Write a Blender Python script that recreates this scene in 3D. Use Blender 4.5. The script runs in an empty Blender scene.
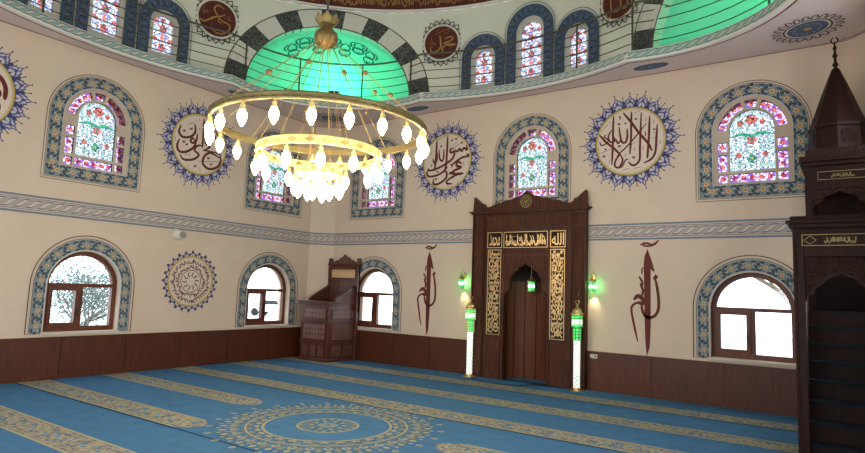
import bpy, math, random
from math import sin, cos, pi, sqrt, radians, atan2, hypot
from mathutils import Vector, Matrix
from mathutils.geometry import delaunay_2d_cdt

SC = bpy.context.scene
COL = SC.collection
W = 12.0            # the hall is a 12 m square; corner seen in the photo at the origin
HC = 5.97           # flat ceiling height
CX, CY = 6.0, -6.0  # centre of the dome
RD = 5.95           # drum radius

# ------------------------------------------------------------------ camera
f_px = 594.12
cam_d = bpy.data.cameras.new('camera')
cam_d.sensor_fit = 'HORIZONTAL'
cam_d.sensor_width = 36.0
cam_d.lens = f_px / 865.0 * 36.0
cam_d.clip_start = 0.05
cam_d.clip_end = 300
cam = bpy.data.objects.new('camera', cam_d)
COL.objects.link(cam)
Rv = Vector((0.81974109, 0.57164391, 0.03532397))
Uv = Vector((0.03208339, -0.10741195, 0.9936968))
Fv = Vector((-0.57183494, 0.81344079, 0.10639026))
m = Matrix((Rv, Uv, -Fv)).transposed().to_4x4()
m.translation = Vector((11.44134, -11.19857, 1.77469))
cam.matrix_world = m
SC.camera = cam

# ------------------------------------------------------------------ view + world
SC.view_settings.view_transform = 'Standard'
SC.view_settings.look = 'None'
SC.view_settings.exposure = 0.12
SC.view_settings.gamma = 1.0
SC.view_settings.use_curve_mapping = False
SKY = 5.0
world = bpy.data.worlds.new('sky')
SC.world = world
world.use_nodes = True
bg = world.node_tree.nodes['Background']
bg.inputs[0].default_value = (0.86, 0.93, 1.0, 1)
bg.inputs[1].default_value = SKY
SC.cycles.use_denoising = True
SC.cycles.max_bounces = 8
SC.cycles.diffuse_bounces = 5
SC.cycles.transparent_max_bounces = 24
SC.cycles.sample_clamp_indirect = 6.0
SC.cycles.caustics_reflective = False
SC.cycles.caustics_refractive = False

def light(name, kind, loc, energy, color=(1, 1, 1), rot=None, direction=None, **kw):
    d = bpy.data.lights.new(name, kind)
    d.energy = energy
    d.color = color
    for k, v in kw.items():
        setattr(d, k, v)
    o = bpy.data.objects.new(name, d)
    COL.objects.link(o)
    o.location = loc
    if direction is not None:
        o.rotation_euler = Vector(direction).to_track_quat('-Z', 'Y').to_euler()
    return o

DAY = (0.86, 0.93, 1.0)
# daylight coming in at the windows of the two walls behind the camera
for k, t in enumerate((-1.9, -6.0, -10.1)):
    light('daylight', 'AREA', (12.05, t, 1.6), 46, DAY, direction=(-1, 0, -0.3), shape='RECTANGLE', size=1.3, size_y=1.5)
    light('daylight', 'AREA', (12.05, t, 4.5), 7, DAY, direction=(-1, 0, -0.25), shape='RECTANGLE', size=1.1, size_y=1.4)
for k, t in enumerate((1.9, 6.0, 10.1)):
    light('daylight', 'AREA', (t, -12.05, 1.6), 46, DAY, direction=(0, 1, -0.3), shape='RECTANGLE', size=1.3, size_y=1.5)
    light('daylight', 'AREA', (t, -12.05, 4.5), 7, DAY, direction=(0, 1, -0.25), shape='RECTANGLE', size=1.1, size_y=1.4)
# sky portals in the windows that are in view
for t in (-1.68, -5.9, -10.1):
    o = light('sky_portal', 'AREA', (-0.3, t, 1.55), 1, direction=(1, 0, 0), shape='RECTANGLE', size=1.25, size_y=1.42)
    o.data.cycles.is_portal = True
for t in (1.83, 10.1):
    o = light('sky_portal', 'AREA', (t, 0.3, 1.55), 1, direction=(0, -1, 0), shape='RECTANGLE', size=1.25, size_y=1.42)
    o.data.cycles.is_portal = True

# ------------------------------------------------------------------ materials
def _mat(name):
    mt = bpy.data.materials.new(name)
    mt.use_nodes = True
    nt = mt.node_tree
    return mt, nt, nt.nodes['Principled BSDF'], nt.nodes['Material Output']

def srgb(r, g, b):
    def c(x):
        x /= 255.0
        return x / 12.92 if x <= 0.04045 else ((x + 0.055) / 1.055) ** 2.4
    return (c(r), c(g), c(b), 1.0)

def plain(name, col, rough=0.6, metal=0.0, spec=0.4, noise=0.0, nscale=12.0, bump=0.0, sheen=0.0):
    mt, nt, p, out = _mat(name)
    p.inputs['Base Color'].default_value = col
    p.inputs['Roughness'].default_value = rough
    p.inputs['Metallic'].default_value = metal
    p.inputs['Specular IOR Level'].default_value = spec
    if sheen:
        p.inputs['Sheen Weight'].default_value = sheen
    if noise or bump:
        tc = nt.nodes.new('ShaderNodeTexCoord')
        nz = nt.nodes.new('ShaderNodeTexNoise')
        nz.inputs['Scale'].default_value = nscale
        nz.inputs['Detail'].default_value = 4
        nt.links.new(tc.outputs['Object'], nz.inputs['Vector'])
        if noise:
            r = nt.nodes.new('ShaderNodeValToRGB')
            a = tuple(max(0, x * (1 - noise)) for x in col[:3]) + (1,)
            b = tuple(min(1, x * (1 + noise)) for x in col[:3]) + (1,)
            r.color_ramp.elements[0].color = a
            r.color_ramp.elements[0].position = 0.3
            r.color_ramp.elements[1].color = b
            r.color_ramp.elements[1].position = 0.7
            nt.links.new(nz.outputs['Fac'], r.inputs['Fac'])
            nt.links.new(r.outputs['Color'], p.inputs['Base Color'])
        if bump:
            bm_ = nt.nodes.new('ShaderNodeBump')
            bm_.inputs['Strength'].default_value = bump
            bm_.inputs['Distance'].default_value = 0.01
            nt.links.new(nz.outputs['Fac'], bm_.inputs['Height'])
            nt.links.new(bm_.outputs['Normal'], p.inputs['Normal'])
    return mt

def wood(name, dark, light_, rough=0.42, carve=0.0, cscale=30.0, spec=0.4):
    """streaky wood grain running up; carve adds a small lacy carved relief"""
    mt, nt, p, out = _mat(name)
    tc = nt.nodes.new('ShaderNodeTexCoord')
    mp = nt.nodes.new('ShaderNodeMapping')
    mp.inputs['Scale'].default_value = (9, 9, 0.8)
    nz = nt.nodes.new('ShaderNodeTexNoise')
    nz.inputs['Scale'].default_value = 3.0
    nz.inputs['Detail'].default_value = 6
    nz.inputs['Distortion'].default_value = 0.6
    r = nt.nodes.new('ShaderNodeValToRGB')
    r.color_ramp.elements[0].position = 0.32
    r.color_ramp.elements[0].color = dark
    r.color_ramp.elements[1].position = 0.7
    r.color_ramp.elements[1].color = light_
    nt.links.new(tc.outputs['Object'], mp.inputs['Vector'])
    nt.links.new(mp.outputs['Vector'], nz.inputs['Vector'])
    nt.links.new(nz.outputs['Fac'], r.inputs['Fac'])
    nt.links.new(r.outputs['Color'], p.inputs['Base Color'])
    p.inputs['Roughness'].default_value = rough
    p.inputs['Specular IOR Level'].default_value = spec
    if carve:
        v = nt.nodes.new('ShaderNodeTexVoronoi')
        v.feature = 'DISTANCE_TO_EDGE'
        v.inputs['Scale'].default_value = cscale
        nt.links.new(tc.outputs['Object'], v.inputs['Vector'])
        b = nt.nodes.new('ShaderNodeBump')
        b.inputs['Strength'].default_value = carve
        b.inputs['Distance'].default_value = 0.02
        nt.links.new(v.outputs['Distance'], b.inputs['Height'])
        nt.links.new(b.outputs['Normal'], p.inputs['Normal'])
    return mt

def emit(name, col, strength):
    mt, nt, p, out = _mat(name)
    p.inputs['Base Color'].default_value = col
    p.inputs['Emission Color'].default_value = col
    p.inputs['Emission Strength'].default_value = strength
    return mt

def clear_glass(name, tint):
    mt, nt, p, out = _mat(name)
    nt.nodes.remove(p)
    t = nt.nodes.new('ShaderNodeBsdfTransparent')
    t.inputs[0].default_value = tint
    g = nt.nodes.new('ShaderNodeBsdfGlossy')
    g.inputs['Roughness'].default_value = 0.05
    mx = nt.nodes.new('ShaderNodeMixShader')
    mx.inputs[0].default_value = 0.04
    nt.links.new(t.outputs[0], mx.inputs[1])
    nt.links.new(g.outputs[0], mx.inputs[2])
    nt.links.new(mx.outputs[0], out.inputs[0])
    return mt

def mosaic_glass(name, stops, scale, lead=0.05, tone=1.0):
    """small leaded pieces of coloured glass, the sky shows through them"""
    mt, nt, p, out = _mat(name)
    nt.nodes.remove(p)
    tc = nt.nodes.new('ShaderNodeTexCoord')
    v = nt.nodes.new('ShaderNodeTexVoronoi')
    v.inputs['Scale'].default_value = scale
    ve = nt.nodes.new('ShaderNodeTexVoronoi')
    ve.feature = 'DISTANCE_TO_EDGE'
    ve.inputs['Scale'].default_value = scale
    nt.links.new(tc.outputs['Object'], v.inputs['Vector'])
    nt.links.new(tc.outputs['Object'], ve.inputs['Vector'])
    sx = nt.nodes.new('ShaderNodeSeparateColor')
    nt.links.new(v.outputs['Color'], sx.inputs[0])
    r = nt.nodes.new('ShaderNodeValToRGB')
    r.color_ramp.interpolation = 'CONSTANT'
    while len(r.color_ramp.elements) < len(stops):
        r.color_ramp.elements.new(0.5)
    for e, (pos, c) in zip(r.color_ramp.elements, stops):
        e.position = pos
        e.color = (c[0] * tone, c[1] * tone, c[2] * tone, 1)
    nt.links.new(sx.outputs[0], r.inputs['Fac'])
    gt = nt.nodes.new('ShaderNodeMath')
    gt.operation = 'GREATER_THAN'
    gt.inputs[1].default_value = lead
    nt.links.new(ve.outputs['Distance'], gt.inputs[0])
    mx = nt.nodes.new('ShaderNodeMix')
    mx.data_type = 'RGBA'
    nt.links.new(gt.outputs[0], mx.inputs['Factor'])
    mx.inputs[6].default_value = (0.03, 0.03, 0.035, 1)
    nt.links.new(r.outputs['Color'], mx.inputs[7])
    t = nt.nodes.new('ShaderNodeBsdfTransparent')
    nt.links.new(mx.outputs[2], t.inputs[0])
    nt.links.new(t.outputs[0], out.inputs[0])
    return mt

def speckle(name, cols, scale, rough=0.9, stretch=(1, 1, 1), bump=0.0):
    """woven motif of several yarn colours in small cells"""
    mt, nt, p, out = _mat(name)
    tc = nt.nodes.new('ShaderNodeTexCoord')
    mp = nt.nodes.new('ShaderNodeMapping')
    mp.inputs['Scale'].default_value = stretch
    v = nt.nodes.new('ShaderNodeTexVoronoi')
    v.inputs['Scale'].default_value = scale
    nt.links.new(tc.outputs['Object'], mp.inputs['Vector'])
    nt.links.new(mp.outputs['Vector'], v.inputs['Vector'])
    sx = nt.nodes.new('ShaderNodeSeparateColor')
    nt.links.new(v.outputs['Color'], sx.inputs[0])
    r = nt.nodes.new('ShaderNodeValToRGB')
    r.color_ramp.interpolation = 'CONSTANT'
    n = len(cols)
    while len(r.color_ramp.elements) < n:
        r.color_ramp.elements.new(0.5)
    for i, (e, c) in enumerate(zip(r.color_ramp.elements, cols)):
        e.position = i / n
        e.color = c
    nt.links.new(sx.outputs[0], r.inputs['Fac'])
    nt.links.new(r.outputs['Color'], p.inputs['Base Color'])
    p.inputs['Roughness'].default_value = rough
    p.inputs['Specular IOR Level'].default_value = 0.15
    return mt

M = {}
M['plaster'] = plain('plaster', srgb(214, 194, 176), 0.85, noise=0.03, nscale=2.0, bump=0.05)
M['discfield'] = plain('disc_field', srgb(220, 202, 190), 0.8)
M['ceiling'] = plain('ceiling_paint', srgb(206, 190, 188), 0.85, noise=0.02, nscale=3)
M['drum'] = plain('drum_paint', srgb(216, 214, 200), 0.85, noise=0.03, nscale=3)
M['tracery'] = plain('tracery_plaster', srgb(196, 178, 162), 0.8)
M['pale'] = plain('pale_plaster', srgb(208, 200, 192), 0.8)
M['carpet'] = plain('blue_carpet', srgb(70, 114, 156), 0.95, spec=0.05, noise=0.10, nscale=5)
M['seam'] = plain('carpet_seam', srgb(22, 50, 84), 0.95, spec=0.05)
M['stripe'] = speckle('woven_band', [srgb(160, 152, 136), srgb(106, 112, 126), srgb(138, 132, 124), srgb(84, 104, 132), srgb(168, 154, 118), srgb(150, 142, 132)], 30)
M['yarn'] = plain('gold_yarn', srgb(164, 160, 134), 0.9, spec=0.1)
M['yarn2'] = plain('tan_yarn', srgb(132, 136, 126), 0.9, spec=0.1)
M['blueyarn'] = plain('mid_blue_yarn', srgb(70, 126, 166), 0.9, spec=0.1)
M['wain'] = wood('wainscot_wood', srgb(72, 34, 20), srgb(92, 46, 27), 0.4)
M['wood'] = wood('mihrab_wood', srgb(58, 27, 14), srgb(82, 42, 25), 0.5, spec=.25)
M['woodc'] = wood('carved_wood', srgb(56, 27, 15), srgb(92, 50, 32), 0.5, spec=.25, carve=0.9, cscale=26)
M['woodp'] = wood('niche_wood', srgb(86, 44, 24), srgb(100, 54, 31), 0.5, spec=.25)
M['kwood'] = wood('walnut_wood', srgb(70, 36, 28), srgb(98, 56, 46), 0.35)
M['kwoodc'] = wood('walnut_carving', srgb(70, 38, 32), srgb(128, 84, 74), 0.4, carve=1.0, cscale=34)
M['kglint'] = wood('carving_glints', srgb(132, 92, 88), srgb(168, 130, 122), 0.3)  # lighter walnut tone, paints glints onto the carved ornaments
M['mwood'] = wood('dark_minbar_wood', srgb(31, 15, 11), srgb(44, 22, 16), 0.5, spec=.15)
M['mwoodc'] = wood('dark_carved_wood', srgb(32, 17, 13), srgb(48, 26, 20), 0.5, spec=.15, carve=0.9, cscale=28)
M['frame'] = wood('window_frame_brown', srgb(84, 42, 24), srgb(110, 58, 36), 0.4)
M['tread'] = plain('stair_carpet', srgb(28, 36, 46), 0.9, spec=0.1)
M['gold'] = plain('gilding', (0.88, 0.60, 0.30, 1), 0.38, metal=0.75)
M['goldpaint'] = plain('gold_paint', srgb(186, 160, 60), 0.6)
M['brass'] = plain('brass', (0.72, 0.52, 0.22, 1), 0.3, metal=0.9)
M['oldbrass'] = plain('aged_brass', (0.27, 0.21, 0.09, 1), 0.45, metal=0.7)
M['copper'] = plain('coppery_brass', (0.30, 0.19, 0.075, 1), 0.4, metal=0.8)
M['rodm'] = plain('rod_brass', (0.42, 0.30, 0.13, 1), 0.45, metal=0.6)
M['ring_gold'] = plain('gold_lacquer', (0.90, 0.70, 0.28, 1), 0.4, metal=0.35)
M['red'] = plain('maroon_paint', srgb(98, 36, 28), 0.7)
M['redline'] = plain('maroon_line', srgb(96, 34, 30), 0.7)
M['lilac'] = plain('pale_lilac_paint', srgb(196, 188, 200), 0.8)
M['blue'] = plain('cobalt_paint', srgb(80, 84, 138), 0.7)
M['navy'] = plain('navy_paint', srgb(58, 60, 110), 0.7)
M['steel'] = plain('steel_blue_paint', srgb(116, 128, 146), 0.75)
M['teal'] = plain('teal_paint', srgb(122, 138, 146), 0.75)
M['dteal'] = plain('slate_paint', srgb(66, 82, 102), 0.75)
M['cream'] = plain('cream_paint', srgb(226, 208, 178), 0.8)
M['petal'] = plain('petal_paint', srgb(206, 176, 136), 0.8)
M['white'] = plain('white_paint', srgb(222, 216, 210), 0.7)
M['rope'] = plain('rope_paint', srgb(206, 196, 188), 0.75)
M['braidfield'] = plain('braid_field', srgb(172, 162, 160), 0.75)
M['ropeline'] = plain('rope_outline', srgb(120, 108, 112), 0.75)
M['orange'] = plain('orange_paint', srgb(190, 110, 62), 0.75)
M['thin'] = plain('dark_outline', srgb(84, 70, 66), 0.75)
M['black'] = plain('black_paint', srgb(44, 40, 38), 0.7)
M['dred'] = plain('dark_red_field', srgb(82, 26, 19), 0.7, noise=0.1, nscale=8)
M['dgold'] = plain('ochre_lettering', srgb(156, 118, 58), 0.6)
M['royal'] = plain('royal_blue_tile', srgb(66, 84, 112), 0.6, noise=0.15, nscale=20)
M['sage'] = plain('ring_teal_paint', srgb(142, 168, 164), 0.75)
M['vdark'] = speckle('dark_voussoir', [srgb(66, 66, 66), srgb(84, 86, 82), srgb(58, 62, 62), srgb(96, 98, 92)], 30)
M['vlight'] = plain('light_voussoir', srgb(206, 202, 192), 0.8, noise=0.06, nscale=12)
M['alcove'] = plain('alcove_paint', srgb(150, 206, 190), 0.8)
M['alcovep'] = plain('alcove_arabesque', srgb(40, 96, 96), 0.8)
M['iron'] = plain('dark_rail_metal', srgb(84, 80, 68), 0.5, metal=0.3)
M['plastic'] = plain('white_plastic', srgb(216, 208, 196), 0.5)
M['grille'] = plain('grey_grille', srgb(150, 146, 140), 0.6)
M['dark'] = plain('dark_plastic', srgb(28, 28, 30), 0.5)
M['cable'] = plain('navy_cable', srgb(24, 36, 70), 0.6)
M['bulb'] = emit('warm_bulb', (1.0, 0.80, 0.48, 1), 34.0)
M['colwhite'] = emit('lit_white_column', (0.97, 1.0, 0.93, 1), .95)
M['green'] = emit('lit_green_glass', (0.07, 0.62, 0.16, 1), 0.9)
M['greenw'] = emit('lit_lamp_core', (0.75, 1.0, 0.80, 1), 1.3)
M['lens'] = emit('green_flood_lens', (0.1, 1.0, 0.6, 1), 4.0)
M['lattice'] = plain('lattice_metal', srgb(60, 110, 66), 0.4, metal=0.4)
M['glass'] = clear_glass('window_glass', (0.93, 0.96, 0.97, 1))
S_ = 1.0 / SKY
M['mosaic'] = mosaic_glass('pale_mosaic_glass', [(0.0, (.80 * S_, .92 * S_, .95 * S_)), (.28, (.38 * S_, .62 * S_, .66 * S_)), (.45, (.95 * S_, 1.0 * S_, 1.0 * S_)), (.68, (.30 * S_, .55 * S_, .42 * S_)), (.78, (.62 * S_, .75 * S_, .85 * S_)), (.93, (.45 * S_, .35 * S_, .65 * S_))], 27, 0.09, 1.7)
M['mosaicd'] = mosaic_glass('drum_mosaic_glass', [(0.0, (.85 * S_, .90 * S_, 1.0 * S_)), (.30, (.35 * S_, .40 * S_, .75 * S_)), (.45, (1.0 * S_, 1.0 * S_, 1.0 * S_)), (.75, (.45 * S_, .60 * S_, .85 * S_)), (.90, (.7 * S_, .25 * S_, .25 * S_))], 24, 0.07, 1.5)
M['violet'] = mosaic_glass('violet_glass', [(0.0, (.35 * S_, .14 * S_, .62 * S_)), (.28, (.9 * S_, .85 * S_, 1.0 * S_)), (.62, (.28 * S_, .12 * S_, .55 * S_)), (.75, (.95 * S_, .6 * S_, .75 * S_))], 30, 0.06, 1.6)
M['redglass'] = clear_glass('red_glass', (.95, .24, .22, 1))
M['ambglass'] = clear_glass('amber_glass', (.95, .55, .25, 1))
M['grnglass'] = clear_glass('green_glass', (.12, .50, .28, 1))
M['dimglass'] = clear_glass('dimming_glass', (.24, .24, .25, 1))  # grey tint that dims the sky light
M['ground'] = plain('outside_paving', srgb(190, 190, 186), 0.9, noise=0.1, nscale=1)
M['bark'] = plain('bark', srgb(96, 84, 72), 0.9)
M['leaf'] = plain('leaf', srgb(112, 130, 128), 0.7, noise=0.3, nscale=3)
M['car'] = plain('car_paint', srgb(200, 204, 210), 0.3)
M['carglass'] = plain('car_window', srgb(30, 34, 40), 0.15)
M['tyre'] = plain('tyre', srgb(24, 24, 24), 0.8)

# ------------------------------------------------------------------ mesh builder
class MB:
    """collects geometry in a local frame: x along the wall, -y out of the wall, z up"""
    def __init__(s):
        s.v = []; s.f = []; s.mi = []; s.mats = []
    def _m(s, mat):
        if mat not in s.mats:
            s.mats.append(mat)
        return s.mats.index(mat)
    def add(s, vs, fs, mat):
        b = len(s.v); k = s._m(mat)
        s.v += [tuple(v) for v in vs]
        for f in fs:
            s.f.append([b + i for i in f]); s.mi.append(k)
        return s
    def box(s, x0, y0, z0, x1, y1, z1, mat):
        vs = [(x0, y0, z0), (x1, y0, z0), (x1, y1, z0), (x0, y1, z0), (x0, y0, z1), (x1, y0, z1), (x1, y1, z1), (x0, y1, z1)]
        return s.add(vs, [(0, 3, 2, 1), (4, 5, 6, 7), (0, 1, 5, 4), (1, 2, 6, 5), (2, 3, 7, 6), (3, 0, 4, 7)], mat)
    def flat(s, pts, w, mat, fn=None):
        """a painted polygon at w metres off the wall"""
        return s.add([fn(u, v, w) if fn else (u, -w, v) for u, v in pts], [tuple(range(len(pts)))], mat)
    def prism(s, pts, w0, w1, mat):
        n = len(pts)
        vs = [(u, -w0, v) for u, v in pts] + [(u, -w1, v) for u, v in pts]
        fs = [tuple(range(n - 1, -1, -1)), tuple(range(n, 2 * n))] + [(i, (i + 1) % n, n + (i + 1) % n, n + i) for i in range(n)]
        return s.add(vs, fs, mat)
    def ring(s, A, B, w0, w1, mat, closed=True):
        """frame between two matching outlines A (outer) and B (inner), w0 back, w1 front"""
        n = len(A)
        vs = [(u, -w1, v) for u, v in A] + [(u, -w1, v) for u, v in B] + [(u, -w0, v) for u, v in A] + [(u, -w0, v) for u, v in B]
        fs = []
        for i in range(n if closed else n - 1):
            j = (i + 1) % n
            fs += [(i, j, n + j, n + i), (2 * n + i, 2 * n + j, j, i), (n + i, n + j, 3 * n + j, 3 * n + i), (3 * n + i, 3 * n + j, 2 * n + j, 2 * n + i)]
        if not closed:
            fs += [(0, n, 3 * n, 2 * n), (n - 1, 2 * n - 1, 4 * n - 1, 3 * n - 1)]
        return s.add(vs, fs, mat)
    def stroke(s, pts, wd, w, mat, fn=None, smooth=True, taper=0.35, closed=False):
        P = cat(pts, closed) if smooth and len(pts) > 2 else [Vector(p) for p in pts]
        n = len(P); L = []; R = []
        for i, p in enumerate(P):
            a = P[i - 1] if (i or closed) else P[i]
            b = P[(i + 1) % n] if (i < n - 1 or closed) else P[i]
            t = (b - a)
            t = t.normalized() if t.length > 1e-9 else Vector((1, 0))
            q = i / (n - 1) if n > 1 else 0
            k = 1.0 if closed else taper + (1 - taper) * min(1, 4 * q * (1 - q) * 1.6)
            h = wd * 0.5 * k
            nrm = Vector((-t.y, t.x)) * h
            L.append(p + nrm); R.append(p - nrm)
        vs = [(fn(a.x, a.y, w) if fn else (a.x, -w, a.y)) for a in L + R]
        fs = [(i, n + i, n + (i + 1) % n, (i + 1) % n) for i in range(n if closed else n - 1)]
        return s.add(vs, fs, mat)
    def disc(s, cu, cv, r, w, mat, n=48, fn=None, ry=None):
        ry = r if ry is None else ry
        return s.flat([(cu + r * cos(2 * pi * i / n), cv + ry * sin(2 * pi * i / n)) for i in range(n)], w, mat, fn)
    def annulus(s, cu, cv, r0, r1, w, mat, n=64, fn=None, q=1.0):
        vs = []
        for r in (r0, r1):
            for i in range(n):
                a = 2 * pi * i / n; u, v = cu + r * cos(a), cv + r * q * sin(a)
                vs.append(fn(u, v, w) if fn else (u, -w, v))
        return s.add(vs, [(i, (i + 1) % n, n + (i + 1) % n, n + i) for i in range(n)], mat)
    def lathe(s, prof, c, mat, n=20, flute=0.0, nf=12):
        vs = []; k = len(prof)
        for i in range(n):
            a = 2 * pi * i / n
            for r, z in prof:
                rr = r * (1 + flute * cos(a * nf))
                vs.append((c[0] + rr * cos(a), c[1] + rr * sin(a), c[2] + z))
        fs = [(i * k + j, ((i + 1) % n) * k + j, ((i + 1) % n) * k + j + 1, i * k + j + 1) for i in range(n) for j in range(k - 1)]
        if prof[0][0] > 1e-6: fs.append(tuple(i * k for i in range(n - 1, -1, -1)))
        if prof[-1][0] > 1e-6: fs.append(tuple(i * k + k - 1 for i in range(n)))
        return s.add(vs, fs, mat)
    def tube(s, pts, r, mat, n=6, closed=False):
        P = [Vector(p) for p in pts]; m_ = len(P); vs = []
        for i, p in enumerate(P):
            a = P[i - 1] if (i or closed) else P[i]; b = P[(i + 1) % m_] if (i < m_ - 1 or closed) else P[i]
            t = (b - a).normalized()
            h = Vector((0, 0, 1)) if abs(t.z) < 0.9 else Vector((1, 0, 0))
            x = t.cross(h).normalized(); y = t.cross(x)
            for j in range(n):
                q = 2 * pi * j / n
                vs.append(p + x * r * cos(q) + y * r * sin(q))
        fs = [(i * n + j, i * n + (j + 1) % n, ((i + 1) % m_) * n + (j + 1) % n, ((i + 1) % m_) * n + j) for i in range(m_ if closed else m_ - 1) for j in range(n)]
        if not closed:
            fs += [tuple(range(n - 1, -1, -1)), tuple((m_ - 1) * n + j for j in range(n))]
        return s.add(vs, fs, mat)
    def plate(s, outer, holes, w0, w1, mat, fn=None, grid=None, rim=None, back=True):
        """a wall with openings: outlines are dense 2D loops"""
        fn = fn or (lambda u, v, w: (u, -w, v))
        pts = []; edges = []
        for L in [outer] + holes:
            b = len(pts); pts += [Vector(p) for p in L]
            edges += [(b + i, b + (i + 1) % len(L)) for i in range(len(L))]
        if grid:
            us = [p[0] for p in outer]; vv = [p[1] for p in outer]
            x = min(us) + grid
            while x < max(us) - grid * .3:
                y = min(vv) + grid
                while y < max(vv) - grid * .3:
                    if inside((x, y), outer) and not any(inside((x, y), h) for h in holes):
                        pts.append(Vector((x, y)))
                    y += grid
                x += grid
        V, E, F, *_ = delaunay_2d_cdt(pts, edges, [], 0, 1e-6)
        keep = []
        for f in F:
            c = sum((V[i] for i in f), Vector((0, 0))) / len(f)
            if inside(c, outer) and not any(inside(c, h) for h in holes):
                keep.append(tuple(f))
        s.add([fn(p.x, p.y, w1) for p in V], keep, mat)
        if back: s.add([fn(p.x, p.y, w0) for p in V], [f[::-1] for f in keep], mat)
        for L in [outer] + holes:
            n = len(L)
            s.add([fn(u, v, w1) for u, v in L] + [fn(u, v, w0) for u, v in L], [(i, (i + 1) % n, n + (i + 1) % n, n + i) for i in range(n)], rim or mat)
        return s
    def build(s, name, parent=None, smooth=False, bevel=0.0, loc=None):
        me = bpy.data.meshes.new(name)
        me.from_pydata(s.v, [], s.f)
        for mt in s.mats: me.materials.append(M[mt])
        me.polygons.foreach_set('material_index', s.mi)
        if smooth: me.polygons.foreach_set('use_smooth', [True] * len(me.polygons))
        me.update()
        o = bpy.data.objects.new(name, me)
        COL.objects.link(o)
        if parent: o.parent = parent
        if loc: o.location = loc
        if bevel:
            b = o.modifiers.new('bevel', 'BEVEL'); b.width = bevel; b.segments = 1; b.limit_method = 'ANGLE'
        return o

def inside(p, poly):
    x, y = p[0], p[1]; c = False; n = len(poly); j = n - 1
    for i in range(n):
        xi, yi = poly[i][0], poly[i][1]; xj, yj = poly[j][0], poly[j][1]
        if (yi > y) != (yj > y) and x < (xj - xi) * (y - yi) / (yj - yi) + xi: c = not c
        j = i
    return c

def cat(pts, closed=False, k=5):
    P = [Vector(p) for p in pts]; n = len(P); out = []
    for i in range(n if closed else n - 1):
        if closed: a, b, c, d = P[i - 1], P[i], P[(i + 1) % n], P[(i + 2) % n]
        else: a, b, c, d = P[max(i - 1, 0)], P[i], P[i + 1], P[min(i + 2, n - 1)]
        for j in range(k):
            t = j / k
            out.append(0.5 * ((2 * b) + (c - a) * t + (2 * a - 5 * b + 4 * c - d) * t * t + (3 * b - a - 3 * c + d) * t ** 3))
    if not closed: out.append(P[-1])
    return out

def dense(poly, step):
    out = []
    n = len(poly)
    for i in range(n):
        a = Vector(poly[i]); b = Vector(poly[(i + 1) % n]); k = max(1, int((b - a).length / step))
        out += [tuple(a + (b - a) * j / k) for j in range(k)]
    return out

def arch(hw, z0, ztop, n=20, zs=None, closed=True):
    """outline from bottom-left, up, over a round head, down to bottom-right"""
    zs = ztop - hw if zs is None else zs
    return [(-hw, z0)] + [(-hw * cos(pi * i / n), zs + (ztop - zs) * sin(pi * i / n)) for i in range(n + 1)] + [(hw, z0)]

def empty(name, loc=(0, 0, 0), rz=0.0):
    o = bpy.data.objects.new(name, None)
    COL.objects.link(o)
    o.location = loc
    o.rotation_euler = (0, 0, rz)
    o.empty_display_size = 0.1
    return o

def tag(o, label=None, cat_=None, group=None, kind=None):
    if label: o['label'] = label
    if cat_: o['category'] = cat_
    if group: o['group'] = group
    if kind: o['kind'] = kind
    return o

def dup(root, loc, rz, name=None):
    def rec(o, par):
        c = o.copy()
        COL.objects.link(c)
        if par: c.parent = par
        for ch in list(o.children): rec(ch, c)
        return c
    r = rec(root, None)
    r.location = loc; r.rotation_euler = (0, 0, rz)
    if name: r.name = name
    return r

QW = 0.0         # rotation of things on the wall that faces the camera side (y = 0)
LW = pi / 2      # rotation of things on the left wall (x = 0)
def on_left(y, z=0.0, w=0.0): return (w, y, z)
def on_right(x, z=0.0, w=0.0): return (x, -w, z)

def drum_pos(phi, r=RD): return (CX + r * cos(radians(phi)), CY + r * sin(radians(phi)))

def edge_r(phi):
    d = ((phi - 45) % 90); d = min(d, 90 - d)
    t = radians(d); c, r = 4.12, 2.33
    q = r * r - (c * sin(t)) ** 2
    return max(5.66, c * cos(t) + sqrt(q)) if q > 0 else 5.66

# ================================================================== STRUCTURE
CH = 0.45                       # corner chamfer
WT = 0.40                       # wall thickness
UPC_R = (1.83, 6.04, 10.15); UPC_L = (-10.1, -5.92, -1.68)
LOC_R = (1.85, 10.10); LOC_L = (-10.1, -5.88, -1.66)
UPH = lambda c: [(c + u, v) for u, v in dense(arch(0.60, 3.77, 5.29), 0.3)]
LOH = lambda c: [(c + u, v) for u, v in dense(arch(0.64, 0.81, 2.26, zs=1.64), 0.3)]

def wall(name, u0, u1, holes, loc, rz, mat='plaster'):
    b = MB()
    b.plate(dense([(u0, -0.09), (u1, -0.09), (u1, HC), (u0, HC)], 1.0), holes, -WT, 0.0, mat)
    o = b.build(name, loc=loc); o.rotation_euler = (0, 0, rz)
    return tag(o, kind='structure')
niche_hole = [(5.40, -0.05), (6.66, -0.05), (6.66, 2.46), (5.40, 2.46)]
wall('wall_right', 0.0, 12.0, [UPH(c) for c in UPC_R] + [LOH(c) for c in LOC_R] + [niche_hole], (0, 0, 0), QW)
wall('wall_left', -12.0, 0.0, [UPH(c) for c in UPC_L] + [LOH(c) for c in LOC_L], (0, 0, 0), LW)
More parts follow.
